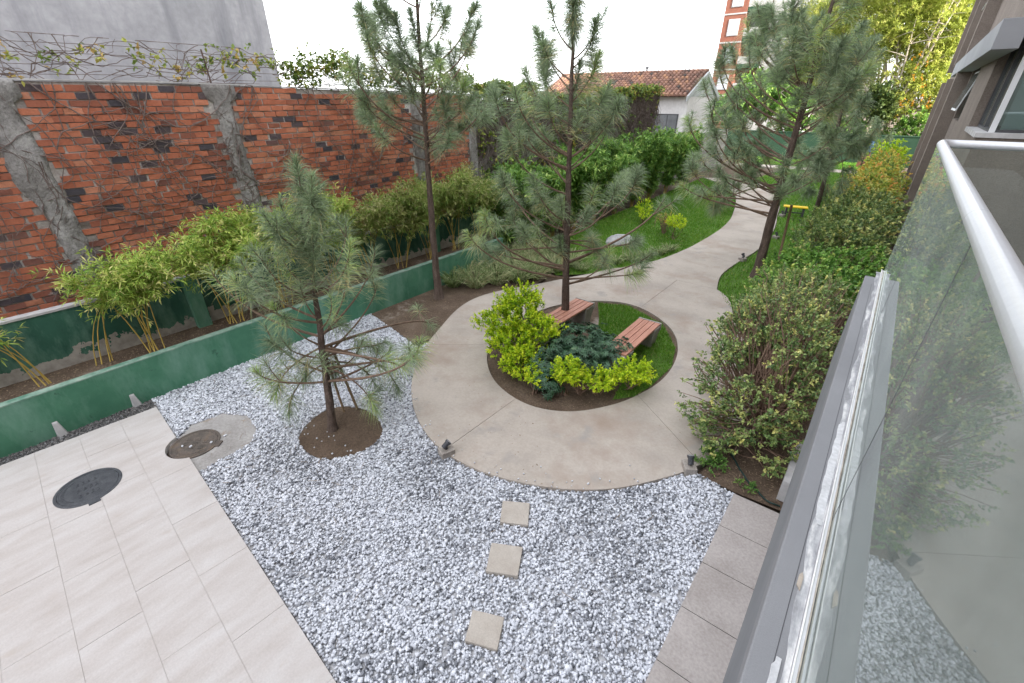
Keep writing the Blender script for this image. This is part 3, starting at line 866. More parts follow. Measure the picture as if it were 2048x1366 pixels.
for cy, hw, lean in COLUMNS:                 # rough cast columns, each a wobbly slab standing proud of the bricks
    nz = 60
    vs, fs = [], []
    for i in range(nz + 1):
        zz = 0.3 + (wall_top(cy) - 0.3) * i / nz
        c0 = cy - lean + lean * zz / 4.4 * 1.6
        sn = lambda f, ph: math.sin(zz * f + ph + cy) * .5 + math.sin(zz * f * 2.7 + 2 * ph) * .3 + math.sin(zz * f * 6.1 + ph) * .2
        wl_ = hw * (1 + .16 * sn(3.1, 1.0)) + random.uniform(-.008, .008) + (0.14 * math.exp(-((zz - 3.2) / .35) ** 2) if cy < 2 else 0) + (0.10 if zz > 4.15 else 0)
        wr_ = hw * (1 + .16 * sn(2.6, 4.0)) + random.uniform(-.008, .008) + (0.12 if zz > 4.15 else 0)
        p = 0.026 + .010 * sn(4.3, 2.0) + random.uniform(-.003, .003)
        vs += [(WX - .03, c0 - wl_, zz), (WX + p * .7, c0 - wl_ + .02, zz), (WX + p + .012, c0 - wl_ * .3, zz), (WX + p * .4 + .004, c0 + wr_ * .15, zz),
               (WX + p + .012, c0 + wr_ * .45, zz), (WX + p * .7, c0 + wr_ - .02, zz), (WX - .03, c0 + wr_, zz)]
    for i in range(nz):
        for q in range(6):
            a = 7 * i + q
            fs.append((a, a + 1, a + 8, a + 7))
    b = 7 * nz
    fs.append(tuple(b + q for q in range(7)))
    wpart(MB().add(vs, fs), "column", "column_concrete", smooth=True)
mb = MB()
for a, b in zip(ys[:-1], ys[1:]):
    mb.add([(WX + .012, a, wall_top(a) - .004), (WX + .012, b, wall_top(b) - .004), (WX - .24, b, wall_top(b) - .004), (WX - .24, a, wall_top(a) - .004),
            (WX + .012, a, wall_top(a) + .014), (WX + .012, b, wall_top(b) + .014), (WX - .24, b, wall_top(b) + .014), (WX - .24, a, wall_top(a) + .014)],
           [(0, 3, 2, 1), (4, 5, 6, 7), (0, 1, 5, 4), (2, 3, 7, 6)])
wpart(mb, "coping", "pale_cap")

# barbed-wire fence on top of the wall
fence = empty("wire_fence", (WX - .1, 3.7, 4.42), label="rusty posts and barbed wire along the top of the brick wall", cat="fence")
bpy.context.view_layer.update()
def fpart(mb, name, mat, root, **kw):
    o = mb.build(name, mat, None, **kw); o.parent = root; o.matrix_parent_inverse = root.matrix_world.inverted(); return o
for yp in (-1.0, 3.70, 8.3):
    fpart(MB().tube([(WX - .1, yp, 4.38), (WX - .09, yp - .02, 4.92)], 0.014, 6), "post", "rusty_wire", fence)
for zz in (4.50, 4.62, 4.76, 4.88):
    pts = [(WX - .1, -4 + i * 0.6, zz + 0.012 * math.sin(i * 1.3) - max(0, (-4 + i * .6 - 3)) * 0.012) for i in range(25)]
    fpart(MB().tube(pts, 0.0035, 4), "wire", "rusty_wire", fence)

# ------------------------------------------------------------------ planter: low green front wall, taller green back wall, soil between
front = empty("planter_wall", (-8.1, 3, 0), label="long low green painted wall edging the white gravel", cat="wall")
bpy.context.view_layer.update()
fpart(MB().box(-8.17, -8.05, -5, 9.6, -0.08, 0.69), "wall_face", "green_paint", front, bevel=0.006)
fpart(MB().box(-8.172, -8.046, -5.01, 9.61, 0.688, 0.703), "top_edge", "worn_edge", front)
for yy, h in ((-0.18, .24), (0.70, .22)):    # drain spouts of pale mortar at the foot
    mb = MB()
    n = 9
    vs = [(-8.046, yy - .05, 0.0), (-8.046, yy + .07, 0.0), (-8.046, yy + .028, h), (-8.046, yy - .028, h), (-8.0, yy - .03, 0.0), (-8.0, yy + .06, 0.0), (-8.03, yy + .02, h * .9), (-8.03, yy - .02, h * .9)]
    mb.add(vs, [(4, 5, 6, 7), (0, 4, 7, 3), (5, 1, 2, 6), (7, 6, 2, 3)])
    fpart(mb, "drain_spout", "pale_cap", front)
back = empty("planter_back_wall", (-8.95, 3, 0.5), label="green back wall of the planter with flaking paint and short piers", cat="wall")
bpy.context.view_layer.update()
fpart(MB().box(-9.02, -8.90, -5, 10.2, 0.0, 1.47), "wall_face", "green_paint_peeling", back, bevel=0.004)
fpart(MB().box(-9.04, -8.885, -5, 10.2, 1.468, 1.50), "coping", "pale_cap", back)
for yy in (-0.75, 2.13, 4.95, 7.75):
    fpart(MB().box(-8.90, -8.76, yy - .11, yy + .11, 0.3, 1.51), "pier", "green_paint", back, bevel=0.006)
structure(sheet("planter_soil", [(-8.90, -5), (-8.16, -5), (-8.16, 9.6), (-8.90, 9.6)], 0.60, "soil"))
litter("leaf_litter", [(-8.88, -2), (-8.18, -2), (-8.18, 9), (-8.88, 9)], 2600, 0.05, 0.612, "dry bamboo leaf litter on the planter soil")

# ------------------------------------------------------------------ neighbour's grey block behind the brick wall
nb = empty("neighbour_building", (-16, -2, 0), label="windowless grey plastered building behind the brick wall", cat="building")
bpy.context.view_layer.update()
fpart(MB().box(-24, -12.0, -16, 6.11, -0.05, 9.5), "wall_shell", "neighbour_plaster", nb)
fpart(MB().box(-24.1, -11.93, -16.1, 6.16, 9.5, 9.72), "parapet", "pale_cap", nb)

# overgrown boundary wall beyond the bricks
vw = empty("overgrown_wall", (-9.75, 16, 0), label="pale plastered boundary wall smothered in brown creeper beyond the bricks", cat="wall")
bpy.context.view_layer.update()
fpart(MB().box(-9.85, -9.68, 10.34, 17.0, 0.0, 4.12), "wall_panel", "old_plaster", vw)
fpart(MB().box(-9.86, -9.67, 17.01, 22.9, 0.0, 4.42), "wall_panel", "old_plaster", vw)
fpart(MB().box(-9.85, -9.68, 22.91, 36.0, 0.0, 2.3), "wall_panel", "old_plaster", vw)

# ------------------------------------------------------------------ white house with a barrel-tile roof
house = empty("tiled_house", (-13.5, 30, 0), label="white house with a weathered terracotta tile roof", cat="house")
bpy.context.view_layer.update()
HX0, HX1, HY0, HY1, EZ, RZ = -19.5, -9.75, 27.0, 32.4, 4.30, 5.55
mb = MB().box(HX0, HX1, HY0 + .35, HY1 - .35, -.05, EZ - .02)
fpart(mb, "wall_shell", "house_plaster", house)
ym = (HY0 + HY1) / 2
mb = MB().add([(HX1 - .12, HY0 + .3, EZ - .03), (HX1 - .12, HY1 - .3, EZ - .03), (HX1 - .12, ym, RZ - .08), (HX1 + .02, HY0 + .3, EZ - .03), (HX1 + .02, HY1 - .3, EZ - .03), (HX1 + .02, ym, RZ - .08)],
              [(0, 2, 1), (3, 4, 5), (0, 3, 5, 2), (1, 2, 5, 4), (0, 1, 4, 3)])
fpart(mb, "gable", "gable_grey", house)
mb = MB()                                                                   # bargeboard along the gable slope
for s in (1, -1):
    ya, yb = ym - s * (ym - HY0 + .05), ym
    mb.add([(HX1 + .02, ya, EZ - .02), (HX1 + .10, ya, EZ - .02), (HX1 + .10, yb, RZ - .02), (HX1 + .02, yb, RZ - .02), (HX1 + .02, ya, EZ - .26), (HX1 + .10, ya, EZ - .26), (HX1 + .10, yb, RZ - .26), (HX1 + .02, yb, RZ - .26)],
           [(0, 1, 2, 3), (7, 6, 5, 4), (0, 4, 5, 1), (1, 5, 6, 2), (3, 2, 6, 7), (0, 3, 7, 4)])
fpart(mb, "bargeboard", "gable_grey", house)
roof = fpart(MB().add([(HX0, HY0 - .1, EZ - .04), (HX1, HY0 - .1, EZ - .04), (HX1, ym, RZ - .03), (HX0, ym, RZ - .03), (HX0, HY1 + .1, EZ - .04), (HX1, HY1 + .1, EZ - .04)],
                      [(0, 1, 2, 3), (3, 2, 5, 4)]), "roof", "roof_tile", house)
mb = MB()
sl = Vector((0, ym - HY0 + .15, RZ - EZ + .04)); nrow = 11
for cidx in range(40):
    x = HX1 - 0.13 - cidx * 0.235
    for r in range(nrow):
        a = Vector((x + random.uniform(-.012, .012), HY0 - .15, EZ - .02)) + sl * (r / nrow)
        b = a + sl * (1.12 / nrow)
        vs = []
        for e, (p, rr) in enumerate(((a, .105), (b, .085))):
            for q in range(6):
                t = math.pi * q / 5
                vs.append((p.x + rr * math.cos(t), p.y - .02 * math.sin(t), p.z + rr * math.sin(t) + (.02 if e == 0 else 0)))
        fs = [(q, q + 1, q + 7, q + 6) for q in range(5)] + [(5, 4, 3, 2, 1, 0)]
        mb.add(vs, fs, min(1, max(0, random.gauss(.55, .27))))
o = fpart(mb, "barrel_tiles", "roof_tile", house); tag(o, kind="stuff")
mb = MB().tube([(HX0, ym, RZ + .0), (HX1 + .05, ym, RZ + .0)], 0.10, 8, 0.4)
fpart(mb, "ridge_tiles", "roof_tile", house)
for (x0, x1) in ((-11.92, -10.15), (-13.1, -12.1)):
    w = fpart(MB().box(x0, x1, HY0 + .315, HY0 + .36, 2.2, 3.42), "window", "dark_frame", house)
    n = 3 if x1 - x0 > 1.2 else 2
    for i in range(n):
        a = x0 + .04 + (x1 - x0 - .08) * i / n
        p = MB().box(a + .02, a + (x1 - x0 - .08) / n - .02, HY0 + .305, HY0 + .318, 2.26, 3.36).build("pane", "house_glass", None)
        p.parent = w; p.matrix_parent_inverse = w.matrix_world.inverted()
fpart(MB().box(-12.3, -11.55, HY0 - .05, HY0 + .10, 4.1, 4.2), "eave_block", "far_white", house)
mb = MB().lathe([(.05, 0), (.05, .16), (.12, .17), (.12, .22), (.03, .26)], (-13.4, ym, RZ + .05), 10)
fpart(mb, "roof_vent", "dark_frame", house)

# ------------------------------------------------------------------ brick apartment tower far behind
tower = empty("apartment_tower", (-19, 72, 0), label="tall red brick apartment tower with white windows and a white side", cat="building")
bpy.context.view_layer.update()
fpart(MB().box(-22.2, -19.6, 70, 82, 0, 34), "brick_wing", "far_brick", tower)
fpart(MB().box(-19.58, -16.9, 71.2, 82, 0, 34), "brick_recess", "far_brick", tower)
fpart(MB().box(-16.88, -11.5, 70.4, 82, 0, 33), "white_wing", "far_white", tower)
for i in range(11):
    zz = 2.2 + i * 2.95
    fpart(MB().box(-22.26, -19.55, 69.94, 70.03, zz - .75, zz - .6), "string_course", "far_white", tower)
    w = fpart(MB().box(-21.5, -20.15, 69.93, 70.05, zz, zz + 1.75), "window", "far_white", tower)
    for (a, b, c, d) in ((-21.42, -20.72, zz + .5, zz + 1.68), (-20.64, -20.23, zz + .5, zz + 1.68), (-21.42, -20.72, zz + .07, zz + .42), (-20.64, -20.23, zz + .07, zz + .42)):
        p = MB().box(a, b, 69.90, 69.935, c, d).build("pane", "far_glass"); p.parent = w; p.matrix_parent_inverse = w.matrix_world.inverted()
    b_ = fpart(MB().box(-19.55, -16.95, 70.15, 71.15, zz - .55, zz - .1), "balcony", "mural_green", tower)
    r_ = fpart(MB().box(-19.55, -16.95, 70.12, 70.18, zz - .09, zz + .75), "balcony_rail", "far_white", tower)
    fpart(MB().box(-19.2, -17.3, 71.12, 71.22, zz - .05, zz + 1.8), "balcony_door", "dark_frame", tower)

# ------------------------------------------------------------------ apartment block on the right, with the balcony the picture was taken from
apt = empty("apartment_block", (6, 20, 0), label="brown rendered apartment block with corner window and grey band beside the hedge", cat="building")
bpy.context.view_layer.update()
FX, FY = 0.90, 10.9
def ap(mb, name, mat, **kw): return fpart(mb, name, mat, apt, **kw)
# ground and upper floors as wall pieces that leave window openings
ap(MB().box(FX, 14, FY, 35, -0.05, 2.2), "ground_wall", "render_brown")
FLOORS = [(2.2, 3.70, 5.14), (5.45, 6.45, 8.2), (8.5, 9.5, 11.2)]
for fi, (z0, zs, zt) in enumerate(FLOORS):
    z1 = FLOORS[fi + 1][0] if fi + 1 < len(FLOORS) else 12.5
    ap(MB().box(FX, 14, FY, 35, z0, zs), "wall_band", "render_brown")
    ap(MB().box(FX, 14, FY, 35, zt, z1), "wall_band", "render_brown")
    ap(MB().box(FX, FX + .35, 13.1, 16.4, zs, zt), "wall_pier", "render_brown")
    ap(MB().box(FX, FX + .35, 18.6, 22.0, zs, zt), "wall_pier", "render_brown")
    ap(MB().box(FX, FX + .35, 24.5, 35, zs, zt), "wall_pier", "render_brown")
    ap(MB().box(5.2, 5.6, FY, FY + .35, zs, zt), "wall_pier", "render_brown")
    ap(MB().box(7.5, 14, FY, FY + .35, zs, zt), "wall_pier", "render_brown")
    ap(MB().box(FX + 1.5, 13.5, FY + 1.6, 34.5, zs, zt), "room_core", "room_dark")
    ap(MB().box(FX - .03, FX + .30, FY - .03, 13.1, zs - .06, zs + .012), "window_sill", "pale_cap")
    ap(MB().box(FX + .301, 5.2, FY - .03, FY + .30, zs - .06, zs + .012), "window_sill", "pale_cap")
    # corner window: panes on both faces, white posts, roller blind behind
    w = ap(MB().box(FX + .13, FX + .20, FY + .13, FY + .20, zs + .012, zt), "corner_window", "white_frame")
    def wp(mb, name, mat):
        o = mb.build(name, mat); o.parent = w; o.matrix_parent_inverse = w.matrix_world.inverted()
    wp(MB().box(FX + .16, FX + .17, FY + .201, 13.09, zs + .06, zt - .05), "pane", "window_glass")
    wp(MB().box(FX + .201, 5.19, FY + .16, FY + .17, zs + .06, zt - .05), "pane", "window_glass")
    for yy in (13.04, 12.0):
        wp(MB().box(FX + .13, FX + .20, yy, yy + .05, zs + .012, zt), "frame_post", "dark_frame")
    wp(MB().box(FX + .13, FX + .20, FY + .2, 13.04, zs + .012, zs + .055), "frame_rail", "dark_frame")
    wp(MB().box(FX + .2, 5.2, FY + .13, FY + .20, zs + .012, zs + .055), "frame_rail", "dark_frame")
    for xx in (FX + 1.3, FX + 2.6, 5.14):
        wp(MB().box(xx, xx + .05, FY + .13, FY + .20, zs + .056, zt), "frame_post", "white_frame")
    wp(MB().box(FX + .26, 5.2, FY + .24, FY + .25, zs + .05, zt), "roller_blind", "blind_white")
    wp(MB().box(FX + .40, FX + .42, FY + .9, 13.0, zs + .05, zt), "roller_blind", "blind_white")
    # awning windows farther along, one sash propped open
    for k, (ya, yb) in enumerate(((16.4, 18.6), (22.0, 24.5))):
        v = ap(MB().box(FX + .08, FX + .12, ya + .001, yb - .001, zs, zt), "awning_window", "window_glass")
        s = MB().box(-.012, .012, ya + .1, yb - .1, -(zt - zs) * .62, 0).build("open_sash", "white_frame", None, loc=(FX + .06, 0, zt - .35), rot=(0, R(12), 0))
        s.parent = v; s.matrix_parent_inverse = v.matrix_world.inverted()
        p = MB().box(-.018, -.013, ya + .14, yb - .14, -(zt - zs) * .62 + .05, -.05).build("pane", "window_glass", None, loc=(FX + .06, 0, zt - .35), rot=(0, R(12), 0))
        p.parent = v; p.matrix_parent_inverse = v.matrix_world.inverted()
for yy in (18.9, 25.0, 31.0):
    ap(MB().box(0.60, FX - .001, yy, yy + .55, -0.05, 4.82), "pilaster", "render_brown")
    ap(MB().box(0.62, FX - .001, yy, yy + .55, 5.22, 12.5), "pilaster", "render_brown")
ap(MB().box(0.60, FX - .001, FY - .3, 23.2, 4.83, 5.21), "grey_band", "band_grey", bevel=0.004)
ap(MB().box(FX - .1, 14.1, FY - .1, 35.1, 12.5, 14.0), "roof_parapet", "render_brown")
ap(MB().box(2.3, 14, -26, FY - .001, -0.05, 2.2), "ground_wall", "render_brown")
ap(MB().box(2.3, 14, -26, FY - .001, 2.2, 12.5), "rear_wall", "render_brown")
ap(MB().box(2.2, 14.1, -26.1, FY - .101, 12.5, 14.0), "roof_parapet", "render_brown")
# balcony on the near side
GX, LX, LZ, BY = 0.228, 0.098, 2.78, 5.02
ap(MB().box(LX, 2.299, -6, BY, 1.92, LZ - .14), "balcony_slab", "ledge_side")
ap(MB().box(LX + .0, GX + .10, -6, BY, LZ - .139, LZ), "balcony_ledge", "ledge_grey", bevel=0.004)
ap(MB().box(GX + .101, 2.298, BY - .30, BY, LZ - .139, LZ - .001), "balcony_ledge", "ledge_grey", bevel=0.004)
ap(MB().box(GX + .102, 2.297, -6, BY - .301, LZ - .139, LZ - .115), "balcony_floor", "balcony_tile")
ap(MB().box(0.10, 0.19, 4.9, 5.75, -0.05, 0.30), "foot_kerb", "pale_cap")

bal = empty("glass_balustrade", (GX, 2, LZ), label="frameless glass balustrade with round aluminium handrail on the grey ledge", cat="balustrade")
bpy.context.view_layer.update()
def bp(mb, name, mat, **kw): return fpart(mb, name, mat, bal, **kw)
seams = [-5.7, -3.87, -2.04, -0.2, 1.67, 3.53, 5.26]
for a, b in zip(seams[:-1], seams[1:]):
    bp(MB().box(GX - .005, GX + .005, a + .003, b - .003, LZ + .01, 3.86), "glass_pane", "balcony_glass")
bp(MB().box(GX + .02, 2.25, 5.255, 5.265, LZ - .2, 3.86), "glass_pane", "clear_glass")
for s in seams[1:-1]:
    bp(MB().box(GX - .0056, GX + .0056, s - .0030, s + .0030, LZ + .01, 3.86), "seam", "dark_frame")
RZH = 3.875
bp(MB().tube([(GX + .02, -6, RZH), (GX + .02, 5.20, RZH), (GX + .025, 5.245, RZH), (GX + .06, 5.27, RZH), (GX + .11, 5.275, RZH), (2.29, 5.275, RZH)], 0.031, 20), "handrail", "rail_aluminium", smooth=True)
for yy in (1.95,):
    bp(MB().tube([(GX + .02, yy, RZH), (GX + .02, yy + .003, RZH)], 0.0313, 20), "handrail_sleeve", "aluminium")
bp(MB().box(GX - .0255, GX - .020, -6, 5.27, LZ + .001, LZ + .014), "channel_lip", "aluminium")
bp(MB().box(GX - .0195, GX - .006, -6, 5.27, LZ + .001, LZ + .005), "channel_floor", "aluminium")
pts = [(GX - .0225, -6 + i * .09, LZ + .0135 + random.uniform(-.001, .002)) for i in range(126)]
bp(MB().tube(pts, [random.uniform(.0024, .0034) for _ in pts], 6), "sealant_bead", "sealant", smooth=True)
pts = [(GX - .008, -6 + i * .07, LZ + .008 + random.uniform(-.001, .001)) for i in range(161)]
bp(MB().tube(pts, [random.uniform(.0018, .0035) for _ in pts], 6), "sealant_bead", "sealant_dirty", smooth=True)
def smear(y0, y1, xa, xb, h=0.0062):
    n = max(10, int((y1 - y0) / .015))
    ph = random.uniform(0, 6)
    vs, fs = [], []
    for i in range(n + 1):
        yv = y0 + (y1 - y0) * i / n
        wv = 0.84 + 0.10 * math.sin(yv * 7 + ph) + 0.05 * math.sin(yv * 43 + 2 * ph) + random.uniform(-.025, .025)
        if i < 2 or i > n - 2: wv *= 0.6
        l = xb - (xb - xa) * wv
        vs += [(l, yv, LZ + .001), (l + .002, yv, LZ + h), (xb + random.uniform(-.002, .002), yv, LZ + h), (xb + .002, yv, LZ + .004)]
    for i in range(n):
        a = 4 * i
        fs += [(a, a + 1, a + 5, a + 4), (a + 1, a + 2, a + 6, a + 5), (a + 2, a + 3, a + 7, a + 6)]
    bp(MB().add(vs, fs), "plaster_smear", "plaster_smear")
n_ = 240
vs, fs = [], []
for i in range(n_ + 1):                                     # scuffed, ragged-edged metal strip outside the glass channel
    yv = -6 + 11.2 * i / n_
    l = GX - .053 - .006 * math.sin(yv * 5.1) - .004 * math.sin(yv * 17.0) + random.uniform(-.0018, .0018)
    vs += [(l, yv, LZ + .0008), (l + .0015, yv, LZ + .0024), (GX - .0262, yv, LZ + .0024)]
for i in range(n_):
    a = 3 * i
    fs += [(a, a + 1, a + 4, a + 3), (a + 1, a + 2, a + 5, a + 4)]
bp(MB().add(vs, fs), "scuffed_strip", "scuffed_strip")
smear(1.62, 2.40, GX - .062, GX - .034, .0042)
smear(0.2, 1.02, GX - .074, GX - .054, .0042)
pts = [(LX + .062 + .0006 * math.sin(i * .7), -6 + i * .2, LZ + .0004) for i in range(55)]
bp(MB().tube(pts, .0012, 4), "chalk_line", "dark_frame")
bp(MB().prism([(GX - .062, 1.30), (GX - .050, 1.28), (GX - .048, 1.34), (GX - .054, 1.36), (GX - .061, 1.345)], LZ + .0026, LZ + .007), "mortar_lump", "mortar_smudge")
# ------------------------------------------------------------------ shoot tips of the pines, metres from the foot of each trunk
TIPS_P1 = [(0.24,0.2,3.64),(0.44,0.24,3.5),(0.06,0.02,3.23),(0.43,0.28,3.24),(0.12,-0.21,3.15),(0.11,0.14,2.89),(-0.2,0.0,2.64),(-0.04,0.81,2.86),(-0.69,-0.62,2.46),(0.04,-0.64,2.51),(-0.13,-0.25,2.68),(-0.01,-0.32,2.09),(0.28,0.19,2.88),(0.71,0.38,2.83),(0.21,0.15,2.53),(-0.16,0.77,2.22),(-0.09,1.21,2.37),(-0.06,1.14,1.89),(-0.45,-0.36,2.56),(0.31,0.23,2.13),(0.09,0.0,2.27),(-0.43,-0.58,1.16),(-0.44,-0.42,0.71),(-0.47,-0.32,0.35),(-0.23,-0.09,0.87),(0.19,-0.03,1.38),(0.14,0.58,1.21),(0.11,0.85,1.04),(0.39,0.91,1.14),(0.98,0.63,1.18),(0.57,1.14,0.92),(1.42,0.63,1.72),(-0.35,2.32,0.68),(-0.11,0.86,0.31),(0.33,0.96,0.37),(0.44,0.45,0.37),(-0.08,0.28,0.84),(-0.14,-0.23,1.48),(-0.09,0.56,1.47),(-0.44,-0.31,1.7)]
TIPS_P2 = [(-0.5,-0.86,5.57),(-0.49,-0.79,5.36),(-0.25,-0.93,5.05),(-0.02,-1.55,4.79),(-0.78,-0.47,5.53),(-0.45,-0.39,4.9),(0.03,-0.49,5.11),(0.09,-0.91,5.55),(0.27,-0.68,4.85),(-0.33,-1.13,4.18),(-0.94,-0.25,4.18),(-0.87,-0.8,3.93),(0.09,-1.23,3.76),(-0.45,-1.42,4.52),(-0.48,-0.16,4.55),(0.14,-0.4,4.45),(0.21,0.1,5.31),(0.08,0.75,5.7),(-0.54,0.9,5.82),(-0.02,1.51,5.81),(1.04,0.49,5.34),(0.19,1.13,5.14),(-0.24,1.2,5.07),(-0.03,1.03,4.62),(1.0,0.11,4.44),(0.9,-0.19,4.22),(-0.69,0.76,3.39),(1.08,-0.4,3.62),(1.11,0.16,4.18),(0.83,0.49,4.0),(1.48,0.34,4.36),(1.03,0.92,4.09),(0.95,-0.39,4.74),(0.76,-0.24,4.98),(0.36,-0.76,5.39),(-0.05,-0.09,5.57),(-0.8,0.75,5.23),(-0.55,-0.53,4.58),(-0.28,-0.62,3.92),(0.36,0.34,3.91)]
TIPS_P3 = [(-1.0,-1.67,2.17),(-1.26,-1.09,1.8),(-0.45,-1.84,2.6),(-1.06,-0.88,1.62),(-0.7,-1.1,3.09),(-1.47,0.03,2.86),(-1.31,-0.06,2.17),(-0.75,-0.47,2.12),(-0.24,-0.82,3.05),(-0.37,-0.56,2.11),(-0.3,-0.47,2.63),(-0.09,-0.21,2.66),(-0.08,-0.19,1.92),(0.22,0.46,2.75),(0.38,-0.01,2.47),(0.94,-0.16,2.91),(0.49,1.14,2.98),(0.92,0.72,3.02),(0.88,2.23,2.37),(0.74,0.29,1.74),(0.28,0.63,1.62),(0.94,0.99,1.75),(0.96,1.48,1.32),(0.53,0.74,1.24),(1.18,0.71,1.25),(-0.5,-1.47,4.25),(-0.6,-1.07,3.73),(-1.06,0.01,4.64),(-0.88,0.04,5.19),(-0.77,0.06,5.11),(-0.32,-0.35,5.41),(-0.16,-0.02,5.68),(0.11,0.22,5.24),(-0.02,0.06,4.69),(0.3,0.52,4.41),(0.25,0.17,4.8),(-0.31,-0.09,4.08),(-0.88,-0.21,4.22),(-0.55,-0.79,3.96),(0.22,0.54,3.97),(0.27,0.72,3.89),(0.27,-0.06,4.17),(-0.53,0.07,3.54),(0.14,0.4,3.71),(-0.58,-0.16,4.64),(-0.18,-0.56,4.22),(-0.19,0.09,4.32),(0.15,-0.11,3.96),(-0.91,0.11,3.69),(0.5,0.55,4.17),(-0.36,-1.17,4.3)]
TIPS_P4 = [(-2.53,-0.08,3.73),(-2.39,0.19,4.57),(-1.77,-0.89,4.86),(-1.56,0.71,5.95),(-1.46,0.62,5.96),(-1.23,0.51,5.87),(-1.78,0.57,5.76),(-1.59,0.61,5.49),(-1.42,0.17,5.51),(-1.4,0.66,5.64),(-0.83,-0.19,5.29),(-0.38,-1.11,5.34),(-0.51,0.13,5.69),(-0.43,0.75,5.71),(-0.59,-0.89,5.83),(-1.04,0.44,6.01),(0.1,-1.07,5.5),(0.42,0.79,5.45),(-1.37,-0.11,5.01),(-1.85,0.36,5.12),(-1.74,-0.85,4.96),(-1.57,0.8,4.45),(-0.55,-0.94,4.7),(0.21,0.89,5.17),(0.38,-0.09,4.78),(0.8,0.73,5.26),(0.97,0.99,5.09),(0.93,-0.3,4.77),(0.63,-0.08,4.61),(0.1,-0.73,4.94),(-2.04,-1.03,2.31),(-2.18,-0.34,2.7),(-1.83,-0.18,3.18),(-1.58,0.23,2.57),(-1.68,-0.67,2.06),(-1.37,-0.23,1.66),(-1.54,-0.27,3.63),(-1.08,-0.73,3.15),(-0.7,-0.42,2.6),(-1.01,0.93,3.49),(-0.55,0.31,3.1),(-1.17,-0.59,3.86),(-0.47,-0.14,3.96),(-0.13,-0.45,4.35),(0.11,0.65,4.26),(0.53,-0.05,4.07),(0.55,0.69,4.35),(0.79,0.48,4.53),(-1.69,-1.18,4.06),(-1.79,0.42,4.37),(-1.07,0.73,4.37),(-0.38,0.11,4.92),(-0.71,0.16,5.03),(-0.2,-0.25,5.16),(0.38,-0.66,4.51),(-1.09,-0.55,3.45),(-1.45,-1.28,3.57),(-2.11,0.68,2.6),(-1.41,0.46,2.06),(-1.24,0.82,2.54),(-0.8,0.07,2.99)]
TIPS_P5 = [(0.03,0.17,3.38),(0.24,0.59,3.77),(-0.39,-0.88,3.54),(-0.39,0.35,2.08),(-0.07,0.25,2.41),(0.35,-0.41,2.91),(0.71,-0.15,3.17),(-0.93,0.8,2.29),(-0.4,-0.45,1.59),(0.43,-0.35,1.82),(-1.26,0.99,2.86),(0.78,-0.15,3.49),(-0.3,0.68,3.89),(-0.39,-0.23,2.85),(-0.02,-0.7,3.04),(-0.68,0.37,2.64),(0.32,-0.27,3.35),(-0.13,0.26,4.28),(0.36,-0.92,4.27),(-0.67,1.02,4.15),(0.05,0.23,1.55),(-0.55,-0.95,1.93)]
